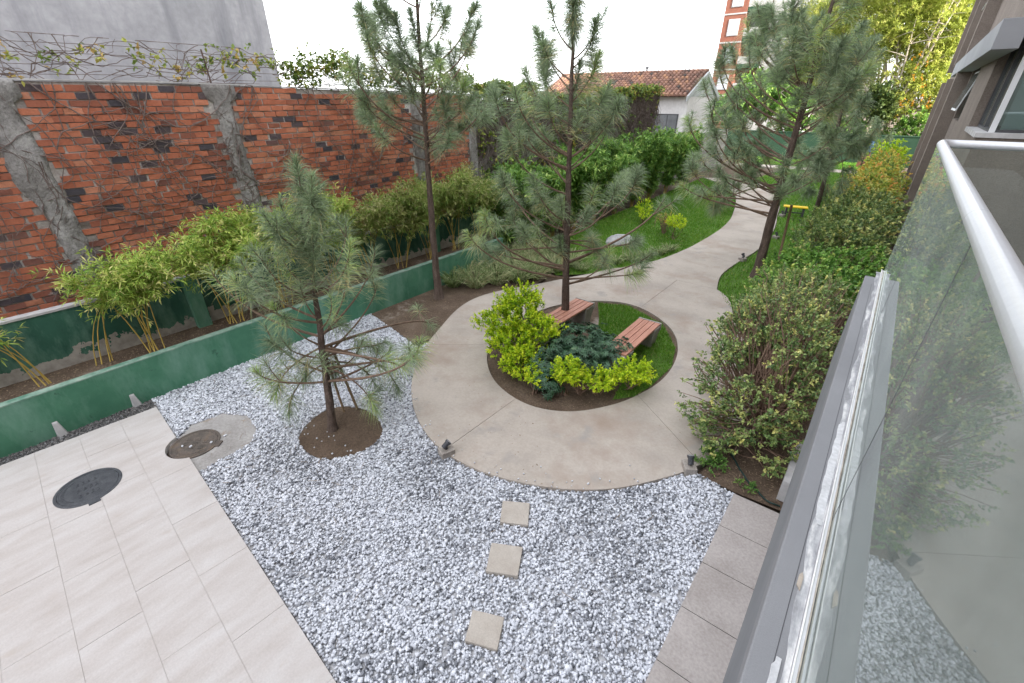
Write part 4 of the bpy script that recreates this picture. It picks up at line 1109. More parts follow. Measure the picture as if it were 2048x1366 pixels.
# ------------------------------------------------------------------ pines
def pine(name, base, height, r0, tips, label, z_first, needle=0.21, per=190, nw=0.0042, extra=0, spread=1.0, top_r=0.2, lean=(0, 0), seed=1, shoots=2, bare_top=False, group="long-needled pines of the garden"):
    rnd = random.Random(seed)
    root = empty(name, (base[0], base[1], 0), label=label, cat="tree", group=group)
    def axis(z):
        t = z / height
        return Vector((lean[0] * t + 0.05 * math.sin(2.3 * t + seed), lean[1] * t + 0.04 * math.sin(3.1 * t + 2 * seed) - 0.04 * math.sin(2 * seed), z))
    n = 22
    pts, rad = [], []
    for i in range(n):
        z = height * i / (n - 1)
        pts.append(axis(z) + Vector((rnd.uniform(-.008, .008), rnd.uniform(-.008, .008), 0)))
        flare = 1 + 0.55 * math.exp(-z / 0.12)
        rad.append(r0 * flare * max(0.10, (1 - 0.86 * (z / height))) * rnd.uniform(.94, 1.06))
    pts[0].z = -0.04
    MB().tube(pts, rad, 10).build("trunk", "pine_bark", root, smooth=True)
    tips = [Vector(t) for t in tips]
    for i in range(extra):                                        # fill the crown between the outer shoots
        z = rnd.uniform(z_first + .3, height * 1.02)
        q = (z - z_first) / (height - z_first)
        rr = spread * (0.35 + 0.65 * math.sin(math.pi * min(1, 0.15 + q * .8)) ) * math.sqrt(rnd.random())
        a = rnd.uniform(0, 2 * math.pi)
        c = axis(min(z, height))
        tips.append(Vector((c.x + rr * math.cos(a), c.y + rr * math.sin(a), z)))
    SP, SD, SL, ST = [], [], [], []                                # shoots that carry needles: polyline end, direction, length, tint
    def add_shoot(pts_, ln, tint):
        SP.append(pts_[-1]); SD.append((pts_[-1] - pts_[-2]).normalized()); SL.append(ln); ST.append(tint)
    for tip in tips:
        c = axis(min(max(tip.z, 0), height))
        dh = math.hypot(tip.x - c.x, tip.y - c.y)
        z0 = min(max(tip.z - 0.30 - 0.55 * dh - rnd.uniform(0, .15), z_first + rnd.uniform(0, .28) * min(height - z_first, 3.2)), height * 0.93)
        a = axis(z0)
        out = Vector((tip.x - a.x, tip.y - a.y, 0))
        ctrl = a + out * 0.86 + Vector((rnd.uniform(-.06, .06), rnd.uniform(-.06, .06), (tip.z - z0) * 0.36 + rnd.uniform(-.03, .05)))
        bp_ = bez(a, ctrl, tip, 9)
        rb = min(r0 * 0.34, 0.010 + 0.008 * dh)
        mb = MB().tube(bp_, [rb * (1 - 0.68 * i / 8) for i in range(9)], 6)
        young = rnd.random()
        tint = 0.84 if young > (0.72 if tip.z < 3 else .9) else rnd.uniform(0.3, 0.62)
        add_shoot(bp_, rnd.uniform(.28, .42) + (.25 if tip.z > .72 * height else 0), tint)
        if dh > 0.35:
            for s in range(shoots):
                k = rnd.choice((4, 5, 6, 7))
                p0 = bp_[k]
                d = (bp_[k + 1] - bp_[k]).normalized()
                side = d.cross(Vector((0, 0, 1))).normalized() * rnd.choice((-1, 1))
                e = p0 + (d * 0.55 + side * 0.55 + Vector((0, 0, rnd.uniform(.2, .6)))).normalized() * rnd.uniform(.18, .34) * (0.7 + 0.4 * dh)
                q = bez(p0, p0 * .5 + e * .5 - Vector((0, 0, .03)), e, 5)
                mb.tube(q, [rb * .5 * (1 - 0.5 * i / 4) for i in range(5)], 5)
                add_shoot(q, rnd.uniform(.18, .30), rnd.uniform(.25, .6))
        mb.build("branch", "twig_bark", root, smooth=True)
    for q in range(5):
        add_shoot([axis(height * .9), axis(height - .24 * q)], 0.34, 0.45)
    Vs, Fs, Ts, b = [], [], [], 0
    for p, d, ln, tt in zip(SP, SD, SL, ST):
        k = int(per * rng.uniform(.4, 1.3) * (ln / 0.32))
        u = rng.random(k) ** 0.8                                   # 0 at the old end, 1 at the tip
        d_ = np.array(d)
        base_p = np.array(p)[None] - d_[None] * ((1 - u) * ln)[:, None]
        rd = rand_dirs(k)
        rd = unit(rd - (rd @ d_)[:, None] * d_[None])
        ang = np.radians(80 - 58 * u ** 1.4 + rng.normal(0, 12, k))
        D = d_[None] * np.cos(ang)[:, None] + rd * np.sin(ang)[:, None]
        L = needle * rng.uniform(.75, 1.1, k) * (1.0 - 0.35 * (u > .93))
        V, F = needles_arrays(base_p, D, L, nw, droop=0.5 + 0.7 * rng.random())
        Vs.append(V); Fs.append(F + b); b += len(V)
        t = np.clip(tt + rng.normal(0, .22, k), 0, 0.95)
        if tt < 0.8: t = np.minimum(t, 0.76)
        t[(u < .35) & (rng.random(k) < rng.choice((.03, .08, .35)))] = 1.0
        Ts.append(np.repeat(t, 5))
    me = np_mesh("crown", np.concatenate(Vs), np.concatenate(Fs), np.concatenate(Ts))
    link("crown", me, "pine_needle", root)
    return root

pine("pine_tree", (-5.11, 2.26), 3.55, 0.062, TIPS_P1, "young pine staked in a soil circle in the white gravel", 0.75, needle=0.27, per=175, nw=0.0048, seed=3, shoots=1, lean=(0.10, 0.24))
pine("pine_tree", (-7.47, 6.55), 7.3, 0.085, TIPS_P2 + [(-.5, -.4, 6.3), (.6, .5, 6.6), (.1, .4, 7.0), (-.3, .5, 6.6), (.5, -.2, 6.2)], "slender pine in the bare soil beside the green planter wall", 2.9, needle=0.29, per=270, nw=0.0062, seed=5, shoots=2, extra=2, spread=0.9, lean=(0.02, 0.0))
pine("pine_tree", (-4.37, 7.12), 6.0, 0.088, TIPS_P3, "pine with a bare lower stem growing from the round bed between the benches", 0.95, needle=0.31, per=250, nw=0.0058, seed=8, shoots=1, extra=2, spread=0.7, lean=(-.10, -.05))
pine("pine_tree", (-1.89, 12.65), 7.0, 0.12, TIPS_P4, "broad dense pine leaning over the path beside its wooden stake", 1.55, needle=0.33, per=180, nw=0.0080, seed=11, shoots=2, extra=14, spread=1.5, lean=(-.08, 0.0))
pine("pine_tree", (-1.45, 17.08), 5.9, 0.085, TIPS_P5, "smaller dark pine on the lawn behind the broad leaning pine", 2.3, needle=0.33, per=180, nw=0.010, seed=13, shoots=2, extra=10, spread=1.3, lean=(-.35, 0.0))
pine("pine_tree", (-3.0, 31.5), 4.4, 0.08, [], "small pine on the far lawn near the blue barrel", 1.0, needle=0.27, per=130, nw=0.012, seed=17, shoots=2, extra=26, spread=1.3)
pine("pine_tree", (-1.6, 36.0), 3.2, 0.07, [], "low round pine standing before the green end wall", 0.7, needle=0.26, per=120, nw=0.012, seed=19, shoots=2, extra=22, spread=1.2)
pine("pine_tree", (-5.0, 19.9), 1.5, 0.05, [], "knee-high young pine on the left lawn at the bend of the path", 0.25, needle=0.22, per=110, nw=0.008, seed=23, shoots=1, extra=14, spread=0.55)

# stakes
def stake(a, b, r, label):
    o = MB().tube([a, [(p + q) / 2 for p, q in zip(a, b)], b], r, 8).build("wooden_stake", "stake_wood", smooth=True)
    tag(o, label, "stake", "stakes holding up the pines")
stake((-5.37, 2.62, 0.0), (-5.14, 2.42, 1.25), 0.018, "thin wooden stake leaning towards the young pine, nearer its trunk")
stake((-5.30, 2.80, 0.0), (-5.12, 2.52, 1.3), 0.020, "thin wooden stake leaning towards the young pine, farther from its trunk")
stake((-1.60, 13.2, 0.0), (-1.66, 13.0, 1.9), 0.032, "upright wooden stake beside the broad leaning pine")

# ------------------------------------------------------------------ shrubs: sprigs of leaves on stems
def sprig_leaves(C, D, per, sl, L, W, spread=0.9, fold=.25, tint=(0.5, 0.2), tip_tint=0.25):
    """C sprig ends, D sprig directions; per leaves along the last sl metres of each"""
    n = len(C)
    k = n * per
    u = rng.random(k)
    Cx = np.repeat(C, per, 0); Dx = np.repeat(unit(D), per, 0)
    P = Cx - Dx * ((1 - u) * sl)[:, None]
    Ld = unit(Dx * (0.35 + 0.5 * u)[:, None] + rand_dirs(k) * spread)
    V, F = leaves_arrays(P, Ld, L * rng.uniform(.65, 1.2, k), W * rng.uniform(.7, 1.2, k), fold)
    ts = np.repeat(rng.normal(tint[0], tint[1], n), per) + rng.normal(0, .1, k) + (u - .5) * tip_tint
    return V, F, np.clip(ts, 0, 1)

def ell_points(ells, n, shell=0.55, zmin=0.03):
    """points inside a union of ellipsoids, mostly near the skin, with outward directions"""
    vol = np.array([(e[1][0] * e[1][1] * e[1][2]) ** 0.75 for e in ells]); vol /= vol.sum()
    idx = rng.choice(len(ells), n * 2, p=vol)
    c = np.array([e[0] for e in ells])[idx]; r = np.array([e[1] for e in ells])[idx]
    d = rand_dirs(n * 2)
    q = shell + (1 - shell) * rng.random(n * 2) ** 0.6
    bump = 1 + 0.22 * np.sin(5.1 * d[:, 0] + 3.0 * idx) * np.sin(4.3 * d[:, 1] + idx) + 0.10 * rng.normal(size=n * 2)
    P = c + d * r * (q * bump)[:, None]
    # drop points deep inside another ellipsoid
    deep = np.zeros(len(P), bool)
    for e in ells:
        m = (((P - np.array(e[0])) / np.array(e[1])) ** 2).sum(1) < (shell * .8) ** 2
        deep |= m
    k = (~deep) & (P[:, 2] > zmin)
    P, d = P[k][:n], d[k][:n]
    return P, d

def stems(mb, base, ends, r, wob=.05, seg=6):
    for e in ends:
        b = Vector(base) + Vector((random.uniform(-.05, .05), random.uniform(-.05, .05), 0))
        e = Vector(e)
        c = b * .5 + e * .5 + Vector((random.uniform(-wob, wob) * 2, random.uniform(-wob, wob) * 2, random.uniform(0, .5) * (e - b).length * .3))
        p = bez(b, c, e, seg)
        mb.tube(p, [r * (1 - .7 * i / (seg - 1)) for i in range(seg)], 5)
    return mb

def shrub(name, base, ells, n, per, sl, L, W, mat, label, cat="shrub", group=None, stem_n=8, stem_r=.012, stem_mat="twig_bark", up=.5, shell=.55, spread=.9, tint=(.5, .2), tip_tint=.25, fold=.25, twigs=0, twig_mat="dry_twig", thin=0, hollow=-.6):
    root = empty(name, base, label=label, cat=cat, group=group)
    P, d = ell_points(ells, n, shell)
    hn = np.sin(P[:, 0] * 9.1 + P[:, 1] * 3.3) * np.sin(P[:, 1] * 8.3 + P[:, 2] * 4.1) + .6 * np.sin(P[:, 2] * 13.0 + P[:, 0] * 6.0) * np.sin(P[:, 1] * 17.0)
    kk = hn > hollow * rng.uniform(.6, 1.0, len(P)); P, d = P[kk], d[kk]
    if thin:
        kk = rng.random(len(P)) < np.where(P[:, 2] > thin, 1.0, 0.48)
        P0, P, d = P, P[kk], d[kk]
    D = d + np.array([0, 0, up])
    V, F, t = sprig_leaves(P, D, per, sl, L, W, spread, fold, tint, tip_tint)
    V = V - np.array(base)
    V[:, 2] = np.maximum(V[:, 2], 0.012)
    link("foliage", leaf_mesh("foliage", [(V, F, t)]), mat, root)
    if stem_n:
        ends = P[rng.choice(len(P), stem_n)] - np.array(base)
        stems(MB(), (0, 0, 0), ends, stem_r).build("stem", stem_mat, root, smooth=True)
    if twigs:
        mb = MB()
        for i in rng.choice(len(P), twigs):
            e = Vector(P[i] - np.array(base)); s = e * random.uniform(.35, .75) + Vector((random.uniform(-.2, .2), random.uniform(-.2, .2), random.uniform(-.1, .15)))
            s.z = max(s.z, .05)
            mb.tube(bez(s, (s + e) / 2 + Vector((random.uniform(-.1, .1), random.uniform(-.1, .1), random.uniform(-.1, .1))), e, 4), [.009, .007, .005, .003], 4)
        mb.build("twig", twig_mat, root)
    return root

# round bed
shrub("golden_shrub", (-4.05, 5.55, 0), [((-4.45, 5.75, .80), (.48, .52, .34)), ((-4.62, 5.40, .72), (.42, .40, .26)), ((-4.2, 5.30, .50), (.52, .50, .28)), ((-3.85, 5.02, .36), (.40, .36, .26)), ((-4.55, 5.85, 1.10), (.38, .42, .20)), ((-3.85, 5.75, .72), (.30, .34, .22))],
      1900, 12, .10, .050, .026, "lime_leaf", "tall golden-leaved shrub at the left side of the round bed", group="golden shrubs in the round bed", stem_n=16, tint=(.58, .24), tip_tint=.5, up=.8, spread=.75, hollow=-.8)
for (x, y, r, h, lab, n) in ((-3.02, 5.08, .25, .5, "small golden shrub on a pale stem at the front of the round bed", 170), (-2.62, 5.42, .30, .34, "low straggling golden shrub right of the dry twigs in the round bed", 150),
                           (-2.28, 5.86, .34, .42, "spreading golden shrub at the right edge beside the bench end", 220), (-3.42, 4.80, .17, .36, "tiny golden shrub at the foot of the tall golden one", 36)):
    shrub("golden_shrub", (x, y, .02), [((x, y, h), (r, r * 1.1, h * .42)), ((x + .08, y + .12, h * .8), (r * .7, r * .8, h * .35))], n, 12, .08, .048, .025, "lime_leaf", lab, group="golden shrubs in the round bed", stem_n=8, stem_r=.010, stem_mat="dry_twig", tint=(.68, .2), tip_tint=.4, up=.8, spread=.75, hollow=-1.2)
# umbrella plants: whorls of glossy leaves
def schefflera(base, ells, n, label):
    root = empty("umbrella_plant", base, label=label, cat="shrub", group="dark umbrella plants in the round bed")
    P, d = ell_points(ells, int(n * 1.5), .68)
    per = 9
    k = len(P) * per
    ax = unit(d + np.array([0, 0, .9]))
    A = np.repeat(ax, per, 0); Pp = np.repeat(P, per, 0)
    a = unit(np.cross(A, np.array([.3, .2, 1.0])) + 1e-6); b = np.cross(A, a)
    th = np.tile(np.arange(per) * 2 * math.pi / per, len(P)) + np.repeat(rng.random(len(P)) * 6.28, per)
    D = a * np.cos(th)[:, None] + b * np.sin(th)[:, None] + A * rng.normal(0.05, .15, k)[:, None]
    V, F = leaves_arrays(Pp, D, .085 * rng.uniform(.7, 1.15, k), .023 * rng.uniform(.8, 1.15, k), .15, .22, roll=A + rand_dirs(k) * .35)
    t = np.clip(np.repeat(rng.normal(.5, .22, len(P)), per) + rng.normal(0, .1, k), 0, 1)
    V = V - np.array(base); V[:, 2] = np.maximum(V[:, 2], .012)
    link("foliage", leaf_mesh("foliage", [(V, F, t)]), "schefflera_leaf", root)
    stems(MB(), (0, 0, 0), P[rng.choice(len(P), 12)] - np.array(base), .009).build("stem", "dry_twig", root)
schefflera((-3.35, 6.1, .01), [((-3.45, 6.25, .36), (.50, .52, .26)), ((-3.0, 6.35, .34), (.42, .40, .24)), ((-3.15, 5.85, .32), (.45, .42, .26)), ((-2.72, 6.1, .28), (.32, .35, .22))], 520, "broad dark green umbrella plant in the middle of the round bed")
schefflera((-3.45, 5.15, .01), [((-3.5, 5.25, .30), (.30, .40, .24)), ((-3.25, 5.0, .24), (.24, .26, .2)), ((-3.62, 5.65, .34), (.28, .3, .24))], 210, "smaller dark green umbrella plant at the front left of the round bed")
# dry twiggy bush
root = empty("dry_bush", (-2.85, 5.28, .01), label="leafless dry twiggy bush at the front of the round bed", cat="shrub")
mb = MB()
for i in range(46):
    a = random.uniform(0, 6.28); rr = random.uniform(.1, .36); h = random.uniform(.12, .42)
    e = Vector((rr * math.cos(a), rr * math.sin(a), h))
    p = bez((random.uniform(-.03, .03), random.uniform(-.03, .03), 0), e * .45 + Vector((random.uniform(-.06, .06), random.uniform(-.06, .06), .05)), e, 6)
    mb.tube(p, [.008 * (1 - .8 * k / 5) for k in range(6)], 4)
    for s in range(2):
        q = p[random.choice((2, 3, 4))]
        mb.tube([q, q + Vector((random.uniform(-.1, .1), random.uniform(-.1, .1), random.uniform(.0, .12)))], [.003, .0015], 3)
mb.build("twig", "dry_twig", root)
V, F, t = sprig_leaves(np.array([(random.uniform(-.3, .3), random.uniform(-.3, .3), random.uniform(.2, .42)) for _ in range(22)]), np.tile([0, 0, 1.0], (22, 1)), 6, .06, .04, .022)
link("foliage", leaf_mesh("foliage", [(V, F, t)]), "lime_leaf", root)

# the big privet bush under the balcony and the hedge behind it
shrub("privet_bush", (-0.35, 6.2, 0), [((-.55, 7.1, 1.42), (.72, .85, .42)), ((-.95, 6.8, 1.15), (.50, .75, .42)), ((-.55, 8.3, 1.40), (.80, .75, .40)), ((-.22, 6.4, 1.30), (.40, .8, .42)), ((-1.0, 6.1, .80), (.42, .60, .42)), ((-.98, 5.62, .42), (.42, .45, .36)), ((-.80, 5.25, .26), (.34, .30, .24)), ((-.55, 5.55, .50), (.45, .5, .42)), ((-.12, 5.7, .80), (.34, .60, .5)), ((-.05, 5.25, .35), (.26, .42, .3))],
      4600, 10, .12, .050, .030, "privet_leaf", "large straggly privet bush with bare brown twigs beside the balcony", group="clipped hedge plants along the building", stem_n=46, stem_r=.022, stem_mat="dry_twig", tint=(.5, .24), tip_tint=.35, up=.5, shell=.6, twigs=900, thin=0.9, hollow=-.25)
shrub("ivy_mound", (-.35, 9.6, 0), [((-.75, 9.2, 1.0), (.75, .8, .40)), ((-.25, 9.5, 1.15), (.65, .9, .40)), ((-.75, 10.7, 1.05), (.75, 1.1, .42)), ((.0, 11.3, 1.1), (.65, 1.0, .42))],
      2400, 9, .10, .070, .052, "ivy_leaf", "mound of ivy and dead stems between the privet bush and the clipped hedge", cat="creeper", stem_n=14, tint=(.5, .24), tip_tint=.3, up=.9, shell=.7, twigs=170)
def clump(y0, y1, x, rx, h, n, label, mat, L=.045, W=.026, seedt=(.5, .24), twigs=60):
    ym = (y0 + y1) / 2
    ells = []
    m = max(2, int((y1 - y0) / 1.1))
    for i in range(m):
        yy = y0 + (y1 - y0) * (i + .5) / m
        ells.append(((x + random.uniform(-.08, .08), yy, h * .62 + random.uniform(-.06, .06)), (rx * random.uniform(.85, 1.1), (y1 - y0) / m * .75, h * .42)))
    return shrub("hedge_bush", (x, ym, 0), ells, n, 9, .10, L, W, mat, label, cat="hedge", group="clipped hedge plants along the building", stem_n=14, stem_r=.015, stem_mat="dry_twig", tint=seedt, tip_tint=.3, up=.5, shell=.6, twigs=twigs)
clump(12.0, 15.2, -.48, 1.08, 1.75, 2100, "dull green clipped hedge with bare twiggy foot, nearest the ivy mound", "privet_leaf", .075, .046)
clump(15.2, 18.2, -.46, 1.08, 1.85, 1600, "second clipped hedge bush counted from the ivy mound", "privet_leaf", .080, .050)
clump(18.2, 22.0, -.44, 1.02, 1.85, 1500, "clipped hedge bush with orange new shoots in the middle of the row", "privet_new_leaf", .10, .06, (.5, .26), 20)
clump(22.0, 26.5, -.42, .98, 1.85, 1300, "clipped hedge bush with copper new shoots past the middle of the row", "privet_new_leaf", .11, .07, (.55, .26), 10)
clump(26.5, 31.5, -.40, .95, 1.9, 800, "last clipped hedge bush before the yellow one at the far end", "privet_new_leaf", .10, .06, (.5, .26), 0)
clump(31.5, 35.5, -.35, .9, 2.0, 600, "yellow-topped hedge bush at the far end of the row", "lime_leaf", .12, .075, (.6, .22), 0)

# ------------------------------------------------------------------ bamboo in the planter
def bamboo(base, n_culm, height, spread, label, leaves=900, mat="bamboo_leaf", lean=(0, 0), L=.118, W=.019, lowleaf=.45, name="bamboo_clump", dense=3.0, cr=.009, group="yellow bamboo clumps in the planter"):
    root = empty(name, base, label=label, cat="bamboo", group=group)
    tips, dirs = [], []
    for i in range(n_culm):
        a = random.uniform(0, 6.28); rr = spread * math.sqrt(random.random())
        b = Vector((random.uniform(-.06, .06), random.uniform(-.12, .12), 0))
        h = height * random.uniform(.75, 1.05)
        e = Vector((rr * math.cos(a) + lean[0] * h, rr * math.sin(a) * 1.65 + lean[1] * h, h * random.uniform(.8, 1)))
        p = bez(b, Vector((b.x + e.x * .25, b.y + e.y * .25, h * .75)), e, 8)
        MB().tube(p, [cr * (1 - .75 * k / 7) for k in range(8)], 6).build("culm", "bamboo_culm", root, smooth=True)
        m = max(4, int(dense * leaves) // (n_culm * 7))
        for k in range(m):
            u = random.uniform(lowleaf, 1.0)
            f = u * 7; j = min(6, int(f)); q = p[j].lerp(p[j + 1], f - j)
            d = Vector((random.gauss(0, 1), random.gauss(0, 1), random.gauss(.2, .6))).normalized()
            tips.append(q + d * random.uniform(.05, .38)); dirs.append(d)
    C = np.array(tips); D = np.array(dirs)
    per = 7
    k = len(C) * per
    Dx = np.repeat(D, per, 0)
    P = np.repeat(C, per, 0) - Dx * (rng.random(k) * .16)[:, None]
    Ld = unit(Dx * .8 + rand_dirs(k) * .8 + np.array([0, 0, -.05]))
    V, F = leaves_arrays(P, Ld, L * rng.uniform(.6, 1.15, k), W * rng.uniform(.8, 1.2, k), .12, .10)
    t = np.clip(np.repeat(rng.normal(.56, .22, len(C)), per) + rng.normal(0, .16, k), 0, 1)
    link("foliage", leaf_mesh("foliage", [(V, F, t)]), mat, root)
    return root
SZ = .60
bamboo((-8.5, -.02, SZ), 4, 1.25, .35, "sparse bamboo with leaning yellow culms, nearest the lower left corner of the wall", 230, lean=(.05, -.35), lowleaf=.6)
bamboo((-8.42, 1.28, SZ), 8, 1.55, .58, "leafy yellow bamboo clump left of the green pier", 2300, lean=(-.08, .05), lowleaf=.5)
bamboo((-8.6, .65, SZ), 4, 1.4, .45, "thin wispy bamboo against the brick wall", 150, lean=(-.18, 0), lowleaf=.6)
bamboo((-8.5, 2.55, SZ), 7, 1.95, .75, "leafy bamboo clump right of the green pier behind the young pine", 2700, lean=(-.08, .1), lowleaf=.5)
bamboo((-8.5, 3.5, SZ), 7, 2.05, .75, "bamboo clump directly behind the top of the young pine", 2500, lean=(-.08, .05), lowleaf=.5)
for y, lab, mt in ((4.55, "yellowing bamboo clump third after the young pine's top", "bamboo_leaf"), (5.45, "straw-tipped bamboo clump midway along the brick wall", "bamboo_leaf_dry"), (6.35, "straw-tipped bamboo clump left of the slender pine's trunk", "bamboo_leaf_dry"),
                   (7.25, "dry brownish bamboo clump behind the slender pine's trunk", "bamboo_leaf_dry"), (8.15, "dry brownish bamboo clump just right of the slender pine", "bamboo_leaf_dry"), (9.1, "brownish bamboo clump at the end of the brick wall", "bamboo_leaf_dry")):
    bamboo((-8.5, y, SZ), 7, 1.95, .78, lab, 3000, mt, lean=(-.05, .03), lowleaf=.46, cr=.007)
def hedge_clump(y, label, h=2.35, x=-8.45, mat="hedge_leaf"):
    return bamboo((x, y, .0), 12, h + .45, 1.05, label, 2600, mat, lean=(0, .03), L=.19, W=.046, lowleaf=.12, name="hedge_bamboo", group="green bamboo hedge along the left lawn")
for y, lab in ((10.2, "green bamboo hedge clump nearest the brick wall's end"), (11.4, "second green bamboo hedge clump from the brick wall's end"), (12.7, "third green bamboo hedge clump from the brick wall's end"),
               (14.1, "fourth green bamboo hedge clump, behind the pale rock"), (15.6, "fifth green bamboo hedge clump, behind the yellow bushes"), (17.2, "sixth green bamboo hedge clump along the left lawn"),
               (18.9, "seventh green bamboo hedge clump, below the creeper-covered wall"), (20.7, "eighth green bamboo hedge clump, where the creeper wall ends"), (22.6, "ninth green bamboo hedge clump, below the house window"), (24.6, "last green bamboo hedge clump before the path bend")):
    hedge_clump(y, lab, 2.55 if y > 13 else 2.15)

# ------------------------------------------------------------------ border grasses and small plants by the left lawn
def grass_clump(base, r, h, n, label, group, mat="border_grass_leaf", tint=.5):
    root = empty("border_grass", base, label=label, cat="grass clump", group=group)
    a = rng.random(n) * 6.28; q = np.sqrt(rng.random(n)) * r * .5
    P = np.column_stack([q * np.cos(a), q * np.sin(a), np.full(n, .01)])
    D = np.column_stack([np.cos(a) * rng.uniform(.2, .9, n), np.sin(a) * rng.uniform(.2, .9, n), np.ones(n)])
    D = unit(D + rng.normal(0, .2, (n, 3)))
    S = unit(np.cross(D, rand_dirs(n)))
    L = h * rng.uniform(.7, 1.3, n)[:, None]
    w = S * .007
    out = np.column_stack([np.cos(a), np.sin(a), np.zeros(n)])
    m1 = P + D * L * .55
    m2 = P + D * L * .85 + out * L * .22
    tip = P + D * L * .95 + out * L * .5 - np.array([0, 0, 1.0]) * L * .15
    V = np.stack([P - w, P + w, m1 + w, m1 - w, m2 + w * .7, m2 - w * .7, tip], 1)
    F = np.array([(0, 1, 2), (0, 2, 3), (3, 2, 4), (3, 4, 5), (5, 4, 6)])[None] + 7 * np.arange(n)[:, None, None]
    V = V.reshape(-1, 3); V[:, 2] = np.maximum(V[:, 2], .006)
    me = np_mesh("blade_tuft", V, F.reshape(-1, 3), np.repeat(np.clip(rng.normal(tint, .25, n), 0, 1), 7))
    link("blade_tuft", me, mat, root)
random.seed(21)
lab_a = "striped arching border grass massed between the planter wall and the path"
for i, (x, y) in enumerate([(-7.75, 7.3), (-7.35, 7.65), (-7.0, 8.1), (-6.75, 8.6), (-6.55, 9.1), (-7.8, 8.0), (-7.4, 8.4), (-7.1, 8.95), (-6.85, 9.5), (-7.85, 8.8), (-7.5, 9.3), (-7.2, 9.9), (-7.9, 9.6), (-6.5, 9.9), (-7.6, 10.2), (-6.9, 10.4), (-7.9, 10.5), (-7.3, 10.9), (-7.7, 11.3), (-6.4, 10.6)]):
    grass_clump((x + random.uniform(-.1, .1), y + random.uniform(-.1, .1), 0),   .32, .44, 230, lab_a, "striped border grasses by the planter wall", tint=.68 if i % 3 else .42)
lab_b = "brown-tipped border grass tuft edging the path by the left lawn"
for (x, y) in [(-5.75, 10.35), (-5.5, 10.95), (-5.28, 11.5), (-5.05, 12.0), (-4.82, 12.55), (-4.65, 13.1), (-4.55, 13.6)]:
    grass_clump((x - .12, y, 0), .26, .24, 150, lab_b, "brown-tipped grasses edging the path", tint=.55)
shrub("yellow_bush", (-5.1, 15.0, 0), [((-5.1, 15.05, .58), (.36, .36, .24))], 150, 10, .08, .05, .03, "lime_leaf", "round yellow topiary bush on a thin stem on the left lawn", group="yellow bushes on the left lawn", stem_n=6, tint=(.8, .2))
shrub("yellow_bush", (-5.6, 15.4, 0), [((-5.6, 15.45, .55), (.34, .34, .22))], 110, 9, .08, .05, .03, "privet_new_leaf", "half-bare yellowish bush touching the round yellow one", group="yellow bushes on the left lawn", stem_n=12, stem_mat="dry_twig", tint=(.5, .2), twigs=40)
shrub("yellow_bush", (-6.9, 16.6, 0), [((-6.9, 16.6, .6), (.4, .4, .3)), ((-6.75, 16.3, .35), (.3, .3, .2))], 140, 9, .08, .055, .032, "lime_leaf", "low yellow bush near the green hedge behind the pale rock", group="yellow bushes on the left lawn", stem_n=10, stem_mat="dry_twig", tint=(.75, .2))
shrub("low_weed", (-.80, 4.98, 0), [((-.72, 5.02, .10), (.24, .22, .12))], 90, 9, .06, .045, .016, "hedge_leaf", "low green weeds beside the spotlight at the bush's foot", cat="weed", stem_n=0, tint=(.4, .2))
shrub("low_weed", (-.25, 4.85, 0), [((-.25, 4.86, .05), (.16, .12, .06))], 30, 8, .05, .045, .014, "hedge_leaf", "sparse weeds in the soil at the corner of the paved strip", cat="weed", stem_n=0, tint=(.4, .2))

# pale half-buried rock on the left lawn
me = bpy.data.meshes.new("garden_rock")
bm = bmesh.new(); bmesh.ops.create_icosphere(bm, subdivisions=4, radius=1)
for v in bm.verts:
    p = v.co
    k = 1 + .10 * math.sin(3.1 * p.x + 1) * math.cos(2.7 * p.y) + .05 * math.sin(9 * p.x + 4 * p.z) * math.sin(7 * p.y) + random.uniform(-.012, .012)
    v.co = Vector((p.x * .52 * k, p.y * .40 * k, p.z * .26 * k))
bm.to_mesh(me); bm.free()
me.polygons.foreach_set("use_smooth", np.ones(len(me.polygons), bool))
o = link("garden_rock", me, "rock_pale", None, (-6.25, 13.45, .02), (0, 0, R(35)))
tag(o, "pale rounded rock half buried in the left lawn", "rock")

# ------------------------------------------------------------------ creepers on the wall and the fence
def creeper(name, label, strands, leaf_pts, n_leaf_per, L, W, mat, stem_r=.006, tint=(.5, .25)):
    root = empty(name, strands[0][0] if strands else leaf_pts[0], label=label, cat="creeper")
    b = root.location.copy()
    mb = MB()
    for s in strands:
        mb.tube([Vector(p) - b for p in s], [stem_r * random.uniform(.6, 1.2) * (1 - .5 * i / len(s)) for i in range(len(s))], 4)
    if strands: mb.build("stem", "vine_stem", root)
    if leaf_pts is not None and len(leaf_pts):
        C = np.array(leaf_pts) - np.array(b)
        D = rand_dirs(len(C)) + np.array([.5, 0, .3])
        V, F, t = sprig_leaves(C, D, n_leaf_per, .10, L, W, 1.0, .2, tint, .2)
        link("foliage", leaf_mesh("foliage", [(V, F, t)]), mat, root)
    return root
def wander(p, d, n, step, turn, plane_x, rnd):
    out = [Vector(p)]; d = Vector(d).normalized()
    for i in range(n):
        d = (d + Vector((0, rnd.gauss(0, turn), rnd.gauss(0, turn)))).normalized()
        q = out[-1] + d * step; q.x = plane_x + rnd.uniform(0, .02)
        out.append(q)
    return out
rv = random.Random(31)
labs = ["dry creeper stems over the broad cracked column on the brick wall", "dry creeper stems on the bricks left of the second column", "dry creeper stems hanging beside the second column", "dry creeper stems on the bricks behind the slender pine"]
